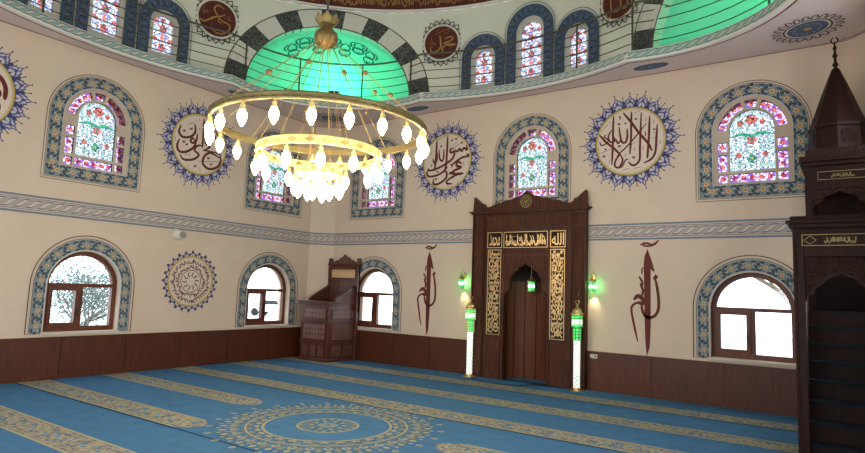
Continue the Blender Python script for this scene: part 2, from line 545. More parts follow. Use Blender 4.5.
# the two walls behind the camera, with the same windows
wall('wall_back', -12.0, 0.0, [UPH(-c) for c in (1.9, 6.0, 10.1)] + [LOH(-c) for c in (1.9, 6.0, 10.1)], (0, -12, 0), pi)
wall('wall_front', 0.0, 12.0, [UPH(c) for c in (1.9, 6.0, 10.1)] + [LOH(c) for c in (1.9, 6.0, 10.1)], (12, 0, 0), -LW)
b = MB()
b.add([(CH, 0, 0), (0, -CH, 0), (0, 0, 0), (CH, 0, HC), (0, -CH, HC), (0, 0, HC)], [(0, 1, 4, 3), (1, 2, 5, 4), (2, 0, 3, 5), (0, 2, 1), (3, 4, 5)], 'plaster')
tag(b.build('wall_corner_left'), kind='structure')
b = MB()
b.add([(12 - CH, 0, 0), (12, -CH, 0), (12, 0, 0), (12 - CH, 0, HC), (12, -CH, HC), (12, 0, HC)], [(1, 0, 3, 4), (2, 1, 4, 5), (0, 2, 5, 3), (0, 1, 2), (4, 3, 5)], 'plaster')
tag(b.build('wall_corner_right'), kind='structure')

# ---- floor: wall-to-wall prayer carpet with woven rows, seams and a big rosette
b = MB()
b.box(0, -12, -0.1, 12, 0, 0, 'carpet'); b.box(5.40, 0, -.1, 6.66, .42, 0, 'carpet')
def fl(u, v, w): return (u, v, w)
def band(yc, x0, x1, hw=0.24, ends=True):
    e = 0.28
    A = [(x0, yc - hw), (x1 - e, yc - hw), (x1 - 0.1, yc - hw * .6), (x1, yc), (x1 - 0.1, yc + hw * .6), (x1 - e, yc + hw), (x0, yc + hw)] if ends == 'r' else \
        [(x1, yc - hw), (x0 + e, yc - hw), (x0 + 0.1, yc - hw * .6), (x0, yc), (x0 + 0.1, yc + hw * .6), (x0 + e, yc + hw), (x1, yc + hw)] if ends == 'l' else \
        [(x0, yc - hw), (x1, yc - hw), (x1, yc + hw), (x0, yc + hw)]
    b.flat(A, 0.002, 'stripe', fl)
    for s in (-1, 1):
        for o_, w_ in ((0.0, .035), (0.075, .012)):
            xx0 = x0 + (e if ends == 'l' else 0); xx1 = x1 - (e if ends == 'r' else 0)
            y = yc + s * (hw - o_ - w_ / 2)
            b.flat([(xx0, y - w_ / 2), (xx1, y - w_ / 2), (xx1, y + w_ / 2), (xx0, y + w_ / 2)], 0.004, 'yarn', fl)
    # woven blossoms and leaves along the band
    rnd = random.Random(int(yc * 100))
    x = x0 + 0.2
    while x < x1 - 0.25:
        b.disc(x, yc, 0.075, 0.0045, 'yarn', 8, fl); b.disc(x, yc, 0.035, 0.005, 'blueyarn', 6, fl)
        for sx, sy in ((.15, .08), (.15, -.08)):
            b.stroke([(x + sx - .07, yc + sy * .4), (x + sx, yc + sy * 1.2), (x + sx + .08, yc + sy * .3)], .03, 0.0046, 'yarn' if rnd.random() < .5 else 'blueyarn', fl)
        x += 0.30
for yc, x0, x1, e in ((-1.03, 0.05, 11.95, None), (-2.45, 0.05, 11.95, None), (-3.85, 0.05, 11.95, None), (-5.22, 0.05, 4.22, 'r'), (-5.30, 7.45, 11.95, 'l'),
                      (-6.6, 0.05, 4.85, 'r'), (-6.6, 7.0, 11.95, 'l'), (-7.95, 0.05, 11.95, None), (-9.35, .05, 11.95, None), (-10.75, .05, 11.95, None)):
    band(yc, x0, x1, ends=e)
for y in (-1.31, -4.12, -6.87, -9.62):
    b.flat([(0, y - .012), (12, y - .012), (12, y + .012), (0, y + .012)], 0.003, 'seam', fl)
# rosette
rx, ry_ = 5.90, -5.49
def pol(r, a): return (rx + r * cos(a), ry_ + r * sin(a))
def petals(n, r0, r1, hw, mat, w=0.005, off=0.0):
    for i in range(n):
        a = 2 * pi * (i + off) / n
        b.flat([pol(r0, a), pol((r0 * .5 + r1 * .5), a - hw), pol(r1 * .93 + r0 * .07, a - hw * .55), pol(r1, a), pol(r1 * .93 + r0 * .07, a + hw * .55), pol((r0 * .5 + r1 * .5), a + hw)], w, mat, fl)
for r0, r1, mt, w_ in ((0.0, .16, 'blueyarn', .003), (.37, .40, 'yarn', .004), (.24, .255, 'yarn2', .004), (.79, .825, 'yarn', .004), (.86, .872, 'yarn2', .004), (1.00, 1.03, 'yarn', .004), (1.05, 1.06, 'yarn2', .004)):
    b.annulus(rx, ry_, r0, r1, w_, mt, 72, fl)
petals(10, .17, .24, .16, 'yarn'); petals(20, .26, .37, .09, 'yarn'); petals(20, .27, .35, .05, 'blueyarn', .006)
petals(16, .03, .14, .12, 'yarn')
petals(30, .835, .92, .07, 'yarn'); petals(30, .91, .995, .075, 'yarn2', off=.5); petals(60, .88, .95, .02, 'blueyarn', .006)
petals(36, 1.07, 1.20, .055, 'yarn', off=.5); petals(36, 1.10, 1.27, .035, 'yarn2'); petals(36, 1.09, 1.16, .025, 'blueyarn', .006, .5)
petals(36, 1.22, 1.33, .03, 'yarn', off=.5); petals(36, 1.29, 1.36, .018, 'yarn')
petals(24, 1.40, 1.50, .028, 'yarn'); petals(24, 1.44, 1.47, .012, 'blueyarn', .006)
tag(b.build('floor'), kind='structure')

# ---- wainscot along both walls, following the chamfers
def wains(name, u0, u1, loc, rz):
    b = MB()
    b.box(u0, -0.03, 0, u1, 0, 0.70, 'wain')
    b.box(u0, -0.045, 0.70, u1, 0, 0.73, 'wain')
    b.box(u0, -0.045, 0, u1, 0, 0.06, 'wain')
    n = int((u1 - u0) / 1.22)
    for i in range(1, n + 1):
        u = u0 + (u1 - u0) * i / (n + 1)
        b.box(u - .004, -0.034, 0.06, u + .004, -0.028, 0.70, 'mwood')
    o = b.build(name, loc=loc); o.rotation_euler = (0, 0, rz)
    tag(o, kind='structure')
wains('baseboard_left', -12 + .05, -CH, (0, 0, 0), LW)
wains('baseboard_right', CH, 4.68, (0, 0, 0), QW)
wains('baseboard_right.001', 7.30, 10.86, (0, 0, 0), QW)
cl = CH * sqrt(2)
wains('baseboard_corner', 0, cl, (0, -CH, 0), LW / 2)

# ---- painted braid frieze
def braid(b, L, z0, h, fn, ground, rope, line, P=0.18, w=0.003):
    n = max(1, round(L / P)); P = L / n
    k = max(1, int(L / 0.12))
    for za, zb, mt in ((z0, z0 + h, ground),):
        for i in range(k):
            u0, u1 = L * i / k, L * (i + 1) / k
            b.add([fn(u0, za, w), fn(u1, za, w), fn(u1, zb, w), fn(u0, zb, w)], [(0, 1, 2, 3)], mt)
    for i in range(n):
        u = P * i
        for sc, mt, ww in ((1.0, line, w + .001), (0.72, rope, w + .002)):
            q = [(-.22, .02), (.22, .04), (.52, .22), (.80, .62), (1.22, .98), (.78, .96), (.48, .78), (.20, .38)]
            cu, cv = .5, .5
            b.add([fn(u + P * (cu + (a - cu) * (sc * 1.0 if sc == 1 else .80)) , z0 + h * (cv + (c - cv) * sc), ww) for a, c in q], [tuple(range(8))], mt)
def frieze(name, L, loc, rz):
    b = MB(); fn = lambda u, v, w: (u, -w, v)
    b.box(0, -0.012, 2.84, L, 0, 3.15, 'rope')
    for z0, z1, mt in ((2.84, 2.874, 'steel'), (3.116, 3.15, 'steel'), (2.893, 2.905, 'ropeline'), (3.085, 3.097, 'ropeline')):
        b.box(0, -0.015, z0, L, -0.010, z1, mt)
    braid(b, L, 2.915, 0.16, fn, 'braidfield', 'rope', 'ropeline', w=0.016)
    o = b.build(name, loc=loc); o.rotation_euler = (0, 0, rz); tag(o, kind='structure')
frieze('trim_1', 12 - CH, (0, -12, 0), LW)
frieze('trim_2', cl, (0, -CH, 0), LW / 2)
frieze('trim_3', 4.68 - CH, (CH, 0, 0), QW)
frieze('trim_4', 12 - CH - 7.30, (7.30, 0, 0), QW)

# ---- flat ceiling with the lobed opening
b = MB()
hole = [(CX + edge_r(a) * cos(radians(a)), CY + edge_r(a) * sin(radians(a))) for a in [i * 3 for i in range(120)]]
b.plate(dense([(-.4, -12.4), (12.4, -12.4), (12.4, .4), (-.4, .4)], 1.0), [hole], HC, HC + 0.16, 'ceiling', fn=fl, rim='ceiling')
# maroon outline along the walls, with a jog at the corners
def cpath(b, pts, wd, mat, z):
    b.stroke(pts, wd, z, mat, fn=lambda u, v, w: (u, v, w), smooth=False, taper=1.0)
zc = HC - 0.003
cpath(b, [(0.03, -12), (0.03, -CH), (CH, -.03), (12 - CH - .06, -.03), (12 - CH - .06, -.12), (12 - CH + .05, -.12), (12 - .03, -CH - .05), (11.97, -12)], 0.025, 'redline', zc)
cpath(b, [(CX + (edge_r(a) + .045) * cos(radians(a)), CY + (edge_r(a) + .045) * sin(radians(a))) for a in range(0, 361, 2)], 0.03, 'redline', zc)
tag(b.build('ceiling'), kind='structure')

# ---- gallery kerb: slab edge with the painted braid, and the gallery floor behind it
b = MB()
ks = [i * 2 for i in range(180)]
def ringpt(a, r, z): return (CX + r * cos(radians(a)), CY + r * sin(radians(a)), z)
n = len(ks)
prof = [(0.02, HC - .004), (-.06, HC - .004), (-.07, HC + .02), (-.07, HC + .17), (-.04, HC + .19), (1.9, HC + .19)]
vs = []
for a in ks:
    e = edge_r(a)
    for j, (dr, z) in enumerate(prof):
        vs.append(ringpt(a, e + dr if j < len(prof) - 1 else 8.2, z))
k = len(prof)
b.add(vs, [(i * k + j, ((i + 1) % n) * k + j, ((i + 1) % n) * k + j + 1, i * k + j + 1) for i in range(n) for j in range(k - 1)], 'white')
# arc-length map for the braid
EP = [ringpt(a / 2, edge_r(a / 2) - .07, 0) for a in range(0, 721)]
SL = [0.0]
for i in range(720): SL.append(SL[-1] + hypot(EP[i + 1][0] - EP[i][0], EP[i + 1][1] - EP[i][1]))
import bisect
def kerb(u, v, w):
    u = min(max(SL[-1] - u, 0), SL[-1] - 1e-6)
    i = bisect.bisect_right(SL, u) - 1; t = (u - SL[i]) / (SL[i + 1] - SL[i])
    x = EP[i][0] + (EP[i + 1][0] - EP[i][0]) * t; y = EP[i][1] + (EP[i + 1][1] - EP[i][1]) * t
    dx, dy = CX - x, CY - y; l = hypot(dx, dy)
    return (x + dx / l * w, y + dy / l * w, v)
L_ = SL[-1]
braid(b, L_, HC + .030, 0.130, kerb, 'sage', 'rope', 'dteal', P=0.17, w=0.004)
tag(b.build('trim_5'), kind='structure')

# ---- drum: cylinder with triple windows and four arched alcoves
Z0, Z1 = HC + .19, 8.2
def dmap(u, v, w):       # u metres along the drum, w metres towards the room
    a = radians(90) - u / RD
    return (CX + (RD - w) * cos(a), CY + (RD - w) * sin(a), v)
circ = 2 * pi * RD; Q = circ / 4
TRI = ((0.0, 0.285, 7.66), (1.10, 0.24, 7.20), (-1.10, 0.24, 7.20))
holes = []
for q in range(4):
    for du, hw, zt in TRI:
        holes.append([(q * Q + du + u, v) for u, v in dense(arch(hw + .05, Z0 + .1, zt + .06), 0.2)])
    AW, AH = 1.86, 1.60
    u0 = q * Q + Q / 2
b = MB()
for q in range(4):
    uo = q * Q - Q / 4
    ua = q * Q + Q / 2
    out = dense([(uo, Z0 - .02), (ua - AW, Z0 - .02)] + [(ua - AW * cos(pi * i / 32), Z0 + AH * sin(pi * i / 32)) for i in range(33)] + [(ua + AW, Z0 - .02), (uo + Q, Z0 - .02), (uo + Q, Z1), (uo, Z1)], 0.25)
    hs = [h for h in holes if uo - .01 < sum(p[0] for p in h) / len(h) < uo + Q + .01]
    # keep alcove base just above the seam of the plate
    b.plate(out, hs, -0.22, 0.0, 'drum', fn=dmap, grid=0.28)
tag(b.build('wall_drum'), kind='structure')

# striped arch bands round the alcoves
def alc(q): return q * Q + Q / 2
for q in range(4):
    b = MB(); u0 = alc(q); N = 13
    def ell(t, a, h, u0=u0): return (u0 - a * cos(t), Z0 + h * sin(t))
    for i in range(N):
        mt = 'vdark' if i % 2 == 0 else 'vlight'
        t0, t1 = pi * i / N, pi * (i + 1) / N
        K = 5
        for j in range(K):
            a0, a1 = t0 + (t1 - t0) * j / K, t0 + (t1 - t0) * (j + 1) / K
            P_ = [ell(a0, 1.86, 1.60), ell(a1, 1.86, 1.60), ell(a1, 2.30, 2.00), ell(a0, 2.30, 2.00)]
            Mid = [((P_[0][0] + P_[3][0]) / 2, (P_[0][1] + P_[3][1]) / 2), ((P_[1][0] + P_[2][0]) / 2, (P_[1][1] + P_[2][1]) / 2)]
            b.flat([P_[0], P_[1], Mid[1], Mid[0]], 0.012, mt, dmap); b.flat([Mid[0], Mid[1], P_[2], P_[3]], 0.012, mt, dmap)
            # soffit
            b.add([dmap(*P_[0], .012), dmap(*P_[1], .012), dmap(*P_[1], -.3), dmap(*P_[0], -.3)], [(0, 1, 2, 3)], mt)
    for a, h in ((2.31, 2.01), (1.85, 1.59)):
        b.stroke([ell(pi * i / 60, a, h) for i in range(61)], .025, .016, 'thin', dmap, smooth=False, taper=1)
    tag(b.build('trim_arch'), kind='structure')
    # the alcove itself: a quarter dome going back from the drum
    b = MB(); NS, NP = 10, 28; D = 1.45
    def shell(ps, s, off=0.0):
        k = sqrt(max(0.0, 1 - s * s)) - off
        return dmap(u0 - 1.86 * k * cos(ps), Z0 + 1.60 * k * sin(ps), -.20 - D * s)
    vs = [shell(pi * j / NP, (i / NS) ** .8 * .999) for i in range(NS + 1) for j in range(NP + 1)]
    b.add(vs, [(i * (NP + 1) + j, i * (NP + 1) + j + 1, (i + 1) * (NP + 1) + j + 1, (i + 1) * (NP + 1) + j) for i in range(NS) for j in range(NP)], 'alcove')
    rnd = random.Random(5)
    for c in (-3, -2, -1, 0, 1, 2, 3):   # arabesque painted on its hood
        pc = pi / 2 + c * .17; sc = .30 + .10 * (abs(c) % 2)
        for d in (-1, 1):
            for st in (((0, -.10), (.05 * d, -.03), (.02 * d, .03), (-.02 * d, .0)), ((.0, .0), (.06 * d, .05), (.02 * d, .11), (-.03 * d, .07)), ((.03 * d, -.09), (.085 * d, -.05), (.07 * d, .01))):
                b.stroke([(pc + x * 1.25, sc + y * 1.2) for x, y in st], .022, 0.012, 'alcovep', fn=lambda p, s, w: shell(p, max(s, 0.01), w))
    tag(b.build('wall_alcove', smooth=False), kind='structure')

# dome: lettered band, window ring and bowl
b = MB(); n = 96
def domering(r, z): return [(CX + r * cos(2 * pi * i / n), CY + r * sin(2 * pi * i / n), z) for i in range(n)]
def loft(b, prof, mat):
    k = len(prof); vs = [p for r, z in prof for p in domering(r, z)]
    b.add(vs, [(j * n + i, j * n + (i + 1) % n, (j + 1) * n + (i + 1) % n, (j + 1) * n + i) for j in range(k - 1) for i in range(n)], mat)
loft(b, [(RD, 8.2), (5.86, 8.2), (5.86, 8.235)], 'white')
loft(b, [(5.86, 8.235), (5.80, 8.95)], 'dred')
loft(b, [(5.80, 8.95), (5.76, 8.95), (5.76, 9.0)], 'white')
trim6 = tag(b.build('trim_6'), kind='structure')
b = MB()
wd = []
for i in range(24):
    a = i * circ / 24
    wd.append([(a + u, v) for u, v in dense(arch(.42, 9.25, 10.5), .25)])
for q in range(4):
    uo = q * Q - circ / 48
    hs = [h for h in wd if uo < sum(p[0] for p in h) / len(h) < uo + Q]
    b.plate(dense([(uo, 9.0), (uo + Q, 9.0), (uo + Q, 10.7), (uo, 10.7)], .4), hs, -.2, .1, 'drum', fn=dmap)
    for h in hs: b.flat(h, -.05, 'dimglass', dmap)  # dim panes added out of view to cut the light from the dome
pr = [(5.85, 10.7)] + [(5.85 * cos(t * pi / 2 / 10), 10.7 + 3.6 * sin(t * pi / 2 / 10)) for t in range(1, 10)] + [(0.01, 14.3)]
loft(b, pr, 'drum')
tag(b.build('ceiling_dome', smooth=False), kind='structure')

# ================================================================== WINDOWS
def offs(path, d):
    P = [Vector(p) for p in path]; out = []
    for i, p in enumerate(P):
        a = P[max(i - 1, 0)]; c = P[min(i + 1, len(P) - 1)]
        t = (c - a).normalized()
        out.append((p.x - t.y * d, p.y + t.x * d))
    return out

def walk(path, step, start=0.0):
    """points every step metres: (position, tangent)"""
    out = []; s = start; acc = 0.0
    for a, c in zip(path, path[1:]):
        a = Vector(a); c = Vector(c); l = (c - a).length
        while s <= acc + l:
            t = (c - a) / l
            out.append((a + t * (s - acc), t)); s += step
        acc += l
    return out

def flower(b, p, r, w, petal, heart, n=5, fn=None, rot=0):
    for i in range(n):
        a = rot + 2 * pi * i / n
        b.disc(p[0] + r * .58 * cos(a), p[1] + r * .58 * sin(a), r * .42, w, petal, 7, fn)
    b.disc(p[0], p[1], r * .36, w + .0012, heart, 7, fn)

def floral(b, path, width, w, step, ground=None, light_='cream', leaf='dteal', heart='orange', fn=None, jit=0):
    """blossoms with curling leaves painted along a band"""
    pts = walk(path, step, step * .5)
    for i, (p, t) in enumerate(pts):
        nn = Vector((-t.y, t.x))
        def L(a, c): return tuple(p + t * a * step + nn * c * width)
        flower(b, p, width * .25, w + .002, 'petal', heart, rot=i, fn=fn)
        for s in (1, -1):
            b.stroke([L(.12 * s, -.30 * s), L(.30 * s, -.40 * s), L(.46 * s, -.10 * s), L(.38 * s, .18 * s)], width * .26, w + .001, leaf, fn)
            b.stroke([L(.16 * s, .34 * s), L(.34 * s, .40 * s), L(.50 * s, .30 * s)], width * .18, w + .001, leaf, fn)
            b.stroke([L(.20 * s, .02 * s), L(.34 * s, .20 * s), L(.46 * s, .02 * s)], width * .05, w + .002, light_, fn)
            b.stroke([L(.05 * s, -.42 * s), L(.25 * s, -.20 * s), L(.40 * s, -.32 * s)], width * .04, w + .002, light_, fn)

def upper_window():
    root = empty('window')
    tag(root, kind='structure')
    oA, oB = arch(.83, 3.545, 5.50, 28, zs=4.68), arch(.60, 3.77, 5.29, 28, zs=4.69)
    b = MB()
    b.ring(oA, oB, 0, .006, 'teal')
    for A, d, mt in ((arch(.885, 3.49, 5.555, 28, zs=4.68), .012, 'thin'), (arch(.845, 3.53, 5.515, 28, zs=4.68), .010, 'thin'), (arch(.61, 3.76, 5.30, 28, zs=4.69), .016, 'pale')):
        b.stroke(A, d, .008, mt, smooth=False, closed=True)
    mid = arch(.715, 3.6575, 5.395, 28, zs=4.685)
    floral(b, mid + [mid[0]], .205, .006, .262)
    b.build('painted_border', root)
    # plaster panel with the cut-outs for the glass
    inner = [(u, v) for u, v in dense(arch(.345, 4.0, 5.06, 16, zs=4.70), .2)]
    cells = []
    for u in (-.457, .457):
        for z0, z1 in ((3.80, 3.95), (4.0, 4.30), (4.35, 4.52)):
            cells.append([(u - .075, z0), (u + .075, z0), (u + .075, z1), (u - .075, z1)])
    for u0_, u1_ in ((-.345, .345),):
        cells.append([(u0_, 3.80), (u1_, 3.80), (u1_, 3.95), (u0_, 3.95)])
    for t0, t1 in ((8, 72), (79, 101), (108, 172)):
        seg = [radians(t0 + (t1 - t0) * k / 8) for k in range(9)]
        cells.append([(-.54 * cos(a), 4.66 + .58 * sin(a)) for a in seg] + [(-.395 * cos(a), 4.66 + .44 * sin(a)) for a in reversed(seg)])
    b = MB()
    b.plate(dense(arch(.605, 3.765, 5.295, 24, zs=4.69), .25), [inner] + cells, -.10, -.030, 'tracery')
    b.build('plaster_tracery', root)
    g = MB()
    g.flat(inner, -.048, 'mosaic')
    for cu, cv, r in ((-.17, 4.83, .06), (.17, 4.83, .055), (-.2, 4.27, .055), (.2, 4.27, .055)):
        flower(g, (cu, cv), r, -.046, 'redglass', 'ambglass')
    flower(g, (0, 4.88), .10, -.046, 'redglass', 'ambglass', 6); flower(g, (0, 4.52), .085, -.046, 'redglass', 'grnglass'); flower(g, (0, 4.20), .08, -.046, 'grnglass', 'ambglass', 4)
    g.stroke([(-.33, 4.60), (-.15, 4.64), (0, 4.60), (.15, 4.64), (.33, 4.60)], .05, -.046, 'grnglass')
    for c in cells:
        g.flat(c, -.048, 'violet')
    for u in (-.457, .457):
        for z, r in ((3.875, .06), (4.08, .055), (4.22, .055), (4.435, .06)):
            flower(g, (u, z), r * .8, -.046, 'redglass', 'ambglass', 6)
    for i in range(5):
        flower(g, (-.27 + .135 * i, 3.875), .046, -.046, 'redglass', 'ambglass', 6)
    for t in (14, 28, 42, 56, 68, 90, 112, 124, 138, 152, 166):
        flower(g, (-.467 * cos(radians(t)), 4.66 + .51 * sin(radians(t))), .044, -.046, 'redglass', 'ambglass', 6)
    g.build('stained_glass', root)
    return root

def lower_window(mirror=False):
    root = empty('window')
    tag(root, kind='structure')
    b = MB()
    oA, oB = arch(.835, .79, 2.47, 28, zs=1.63), arch(.645, .79, 2.27, 28, zs=1.63)
    b.ring(oA, oB, 0, .006, 'teal', closed=False)
    b.stroke(arch(.905, .78, 2.54, 28, zs=1.63), .016, .008, 'thin', smooth=False, taper=1)
    b.stroke(arch(.850, .79, 2.485, 28, zs=1.63), .012, .008, 'dteal', smooth=False, taper=1)
    b.stroke(arch(.648, .79, 2.273, 28, zs=1.63), .022, .009, 'pale', smooth=False, taper=1)
    b.stroke([(-.905, .785), (-.65, .785)], .012, .008, 'thin', smooth=False); b.stroke([(.65, .785), (.905, .785)], .012, .008, 'thin', smooth=False)
    mid = arch(.740, .79, 2.37, 28, zs=1.63)
    floral(b, mid, .17, .006, .262)
    b.build('painted_border', root)
    # brown frame: outer arch ring, transom, mullion and an opening sash
    b = MB()
    dn = lambda *a, **k: arch(*a, **k)
    b.ring(arch(.68, .80, 2.30, 24, zs=1.63), arch(.555, .895, 2.175, 24, zs=1.63), -.22, -.13, 'frame')
    b.box(-.56, .14, 1.60, .56, .215, 1.665, 'frame')
    b.box(-.035, .135, .89, .035, .215, 1.61, 'frame')
    b.build('window_frame', root)
    s = -1 if not mirror else 1
    b = MB()
    x0, x1 = (-.555, -.035) if not mirror else (.035, .555)
    b.ring([(x0, .895), (x0, 1.60), (x1, 1.60), (x1, .895)], [(x0 + .065, .96), (x0 + .065, 1.535), (x1 - .065, 1.535), (x1 - .065, .96)], -.20, -.105, 'frame')
    sash = b.build('sash', root)
    b = MB(); hx = x1 - .03 if not mirror else x0 + .03
    b.box(hx - .012, .075, 1.17, hx + .012, .105, 1.21, 'dark'); b.box(hx - .009, .070, 1.07, hx + .009, .085, 1.20, 'dark')
    b.build('handle', sash)
    b = MB(); b.box(x0 + .06, .150, .955, x1 - .06, .156, 1.54, 'glass'); b.build('pane', sash)
    b = MB(); x0, x1 = (.03, .56) if not mirror else (-.56, -.03)
    b.box(x0, .172, .89, x1, .178, 1.61, 'glass'); b.build('pane', root)
    b = MB(); b.prism(dense(arch(.56, 1.66, 2.18, 20, zs=1.661), .3), -.178, -.172, 'glass'); b.build('pane', root)
    b = MB(); b.box(-.68, -.035, .765, .68, .38, .805, 'pale'); b.build('sill', root)
    return root

up = upper_window(); up.name = 'window_1'; up.location = (0, UPC_L[1], 0); up.rotation_euler = (0, 0, LW)
lo = lower_window(); lo.name = 'window_6'; lo.location = (0, LOC_L[1], 0); lo.rotation_euler = (0, 0, LW)
k = 2
for loc, rz in (((0, UPC_L[2], 0), LW), ((UPC_R[0], 0, 0), 0), ((UPC_R[1], 0, 0), 0), ((UPC_R[2], 0, 0), 0)):
    dup(up, loc, rz, 'window_%d' % k); k += 1
k = 7
for loc, rz in (((0, LOC_L[2], 0), LW), ((LOC_R[0], 0, 0), 0)):
    dup(lo, loc, rz, 'window_%d' % k); k += 1
dup(lo, (LOC_R[1], 0, 0), 0, 'window_9')

# drum windows: blue tiled arch, plaster lining and stained glass
def drum_window(hw, zt):
    root = empty('window'); tag(root, kind='structure')
    zb = Z0 + .02; ow = hw + .255; oz = zt + .30
    b = MB()
    A = arch(ow, zb, oz, 20); B_ = arch(hw + .05, zb + .08, zt + .06, 20)
    b.ring(A, B_, 0, .05, 'royal')
    b.stroke(arch(ow + .045, zb, oz + .05, 20), .012, .045, 'thin', smooth=False, taper=1)
    mid = arch(hw + .155, zb + .04, zt + .185, 20)
    pts = walk(mid, .13, .05)
    for i, (p, t) in enumerate(pts):
        nn = Vector((-t.y, t.x)); s = 1 if i % 2 else -1
        Lc = lambda a, c: tuple(p + t * a + nn * c)
        b.stroke([Lc(-.05, -.06 * s), Lc(0, -.02 * s), Lc(-.02, .05 * s), Lc(.05, .06 * s)], .022, .052, 'black')
        b.stroke([Lc(-.02, -.06 * s), Lc(.04, -.02 * s), Lc(.03, .03 * s)], .012, .053, 'steel')
    b.build('tiled_border', root)
    b = MB(); inner = dense(arch(hw - .045, zb + .2, zt - .05, 18), .2)
    b.plate(dense(arch(hw + .05, zb + .08, zt + .06, 20), .25), [inner], -.10, -.04, 'pale')
    b.build('plaster_lining', root)
    g = MB(); g.flat(inner, -.075, 'mosaicd')
    z = zb + .32; j = 0
    while z < zt - .12:
        flower(g, (0, z), .085 if j % 2 == 0 else .05, -.073, 'redglass', 'grnglass' if j % 2 == 0 else 'ambglass', 5)
        if j % 2 == 0:
            flower(g, (-hw * .62, z + .16), .055, -.073, 'redglass', 'ambglass'); flower(g, (hw * .62, z + .16), .055, -.073, 'redglass', 'ambglass')
        z += .19; j += 1
    z = zb + .45
    while z < zt - .2:
        g.stroke([(-hw + .045, z), (hw - .045, z)], .016, -.071, 'iron', smooth=False, taper=1); z += .38
    g.build('stained_glass', root)
    return root
dwt = drum_window(TRI[0][1], TRI[0][2]); dws = drum_window(TRI[1][1], TRI[1][2])
first = {0: True, 1: True}; k = 10
for base in (90, 180):
    for du, kind_ in ((0.0, 0), (1.10, 1), (-1.10, 1)):
        ph = base - math.degrees(du / RD)
        x, y = drum_pos(ph, RD - .02)
        src = (dwt, dws)[kind_]
        if first[kind_]:
            src.location = (x, y, 0); src.rotation_euler = (0, 0, radians(ph - 90)); src.name = 'window_%d' % k; first[kind_] = False
        else:
            dup(src, (x, y, 0), radians(ph - 90), 'window_%d' % k)
        k += 1

# ================================================================== PAINTED MEDALLIONS
def norm(sts, c, r, R, k):
    """sketched strokes -> metres on the disc"""
    out = []
    for wd, pts in sts:
        out.append((wd / r[0] * R, [((x - c[0]) / r[0] * R, -((y + k * (x - c[0])) - c[1]) / r[1] * R) for x, y in pts]))
    return out

def rays(b, r0, r1, n, fill='lilac', line='blue', dark='navy', lace=True):
    h = r1 - r0; da = 2 * pi / n
    for i in range(n):
        a0 = i * da
        hh = h * (1.0 if i % 2 == 0 else .90)
        P_ = lambda a, t, hh=hh, a0=a0: ((r0 + hh * t) * cos(a0 + a * da), (r0 + hh * t) * sin(a0 + a * da))
        if lace:
            og = [(-.5, 0), (-.50, .30), (-.40, .50), (-.30, .46), (-.26, .64), (-.14, .60), (0, .88), (.14, .60), (.26, .64), (.30, .46), (.40, .50), (.50, .30), (.5, 0)]
            b.flat([P_(*q) for q in og], .002, fill)
            b.stroke([P_(*q) for q in og[1:-1]], .028, .0035, line, smooth=False, taper=1)
            b.flat([P_(*q) for q in ((0, .34), (.13, .46), (0, .64), (-.13, .46))], .0045, line)
            b.stroke([P_(*q) for q in ((-.28, .06), (-.30, .26), (0, .40), (.30, .26), (.28, .06))], .026, .0045, line)
            b.flat([P_(*q) for q in ((-.10, .02), (0, .24), (.10, .02))], .0045, dark)
            for s in (1, -1):
                b.stroke([P_(.30 * s, .34), P_(.40 * s, .44), P_(.33 * s, .52)], .022, .0045, line)
            b.stroke([P_(0, .84), P_(0, 1.06)], .012, .0045, dark, smooth=False, taper=1); b.disc(*P_(0, 1.08), .016, .005, dark, 6)
            b.flat([P_(*q) for q in ((.34, .0), (.32, .12), (.40, .26), (.38, .38), (.5, .60), (.62, .38), (.60, .26), (.68, .12), (.66, .0))], .005, dark)
            b.stroke([P_(.5, .5), P_(.5, .82)], .012, .005, dark, smooth=False, taper=1); b.disc(*P_(.5, .84), .015, .005, dark, 6)
        else:
            b.stroke([P_(-.36, 0), P_(-.42, .35), P_(-.1, .5), P_(0, .92), P_(.1, .5), P_(.42, .35), P_(.36, 0)], .030, .004, line, smooth=False, taper=1)
            b.flat([P_(*q) for q in ((0, .45), (.22, .68), (0, 1.0), (-.22, .68))], .0045, dark)
            b.flat([P_(*q) for q in ((-.14, .02), (0, .30), (.14, .02))], .0045, dark)
            b.disc(*P_(.5, .30), .024, .0045, dark, 7)

def lettering(parent, sts, mat, w, name='lettering'):
    b = MB()
    for i, (wd, pts) in enumerate(sts):
        if len(pts) == 1: b.flat([(pts[0][0] + wd * x, pts[0][1] + wd * y) for x, y in ((-.6, 0), (0, -.6), (.6, 0), (0, .6))], w + i * .00003, mat)
        else: b.stroke(pts, wd, w + i * .00003, mat, taper=.45)
    return b.build(name, parent)

def tick(x, y, s=1.0):   # small vowel marks
    return (5, [(x - 8 * s, y - 6 * s), (x - 4 * s, y + 6 * s), (x, y - 4 * s), (x + 4 * s, y + 6 * s), (x + 9 * s, y - 8 * s)])

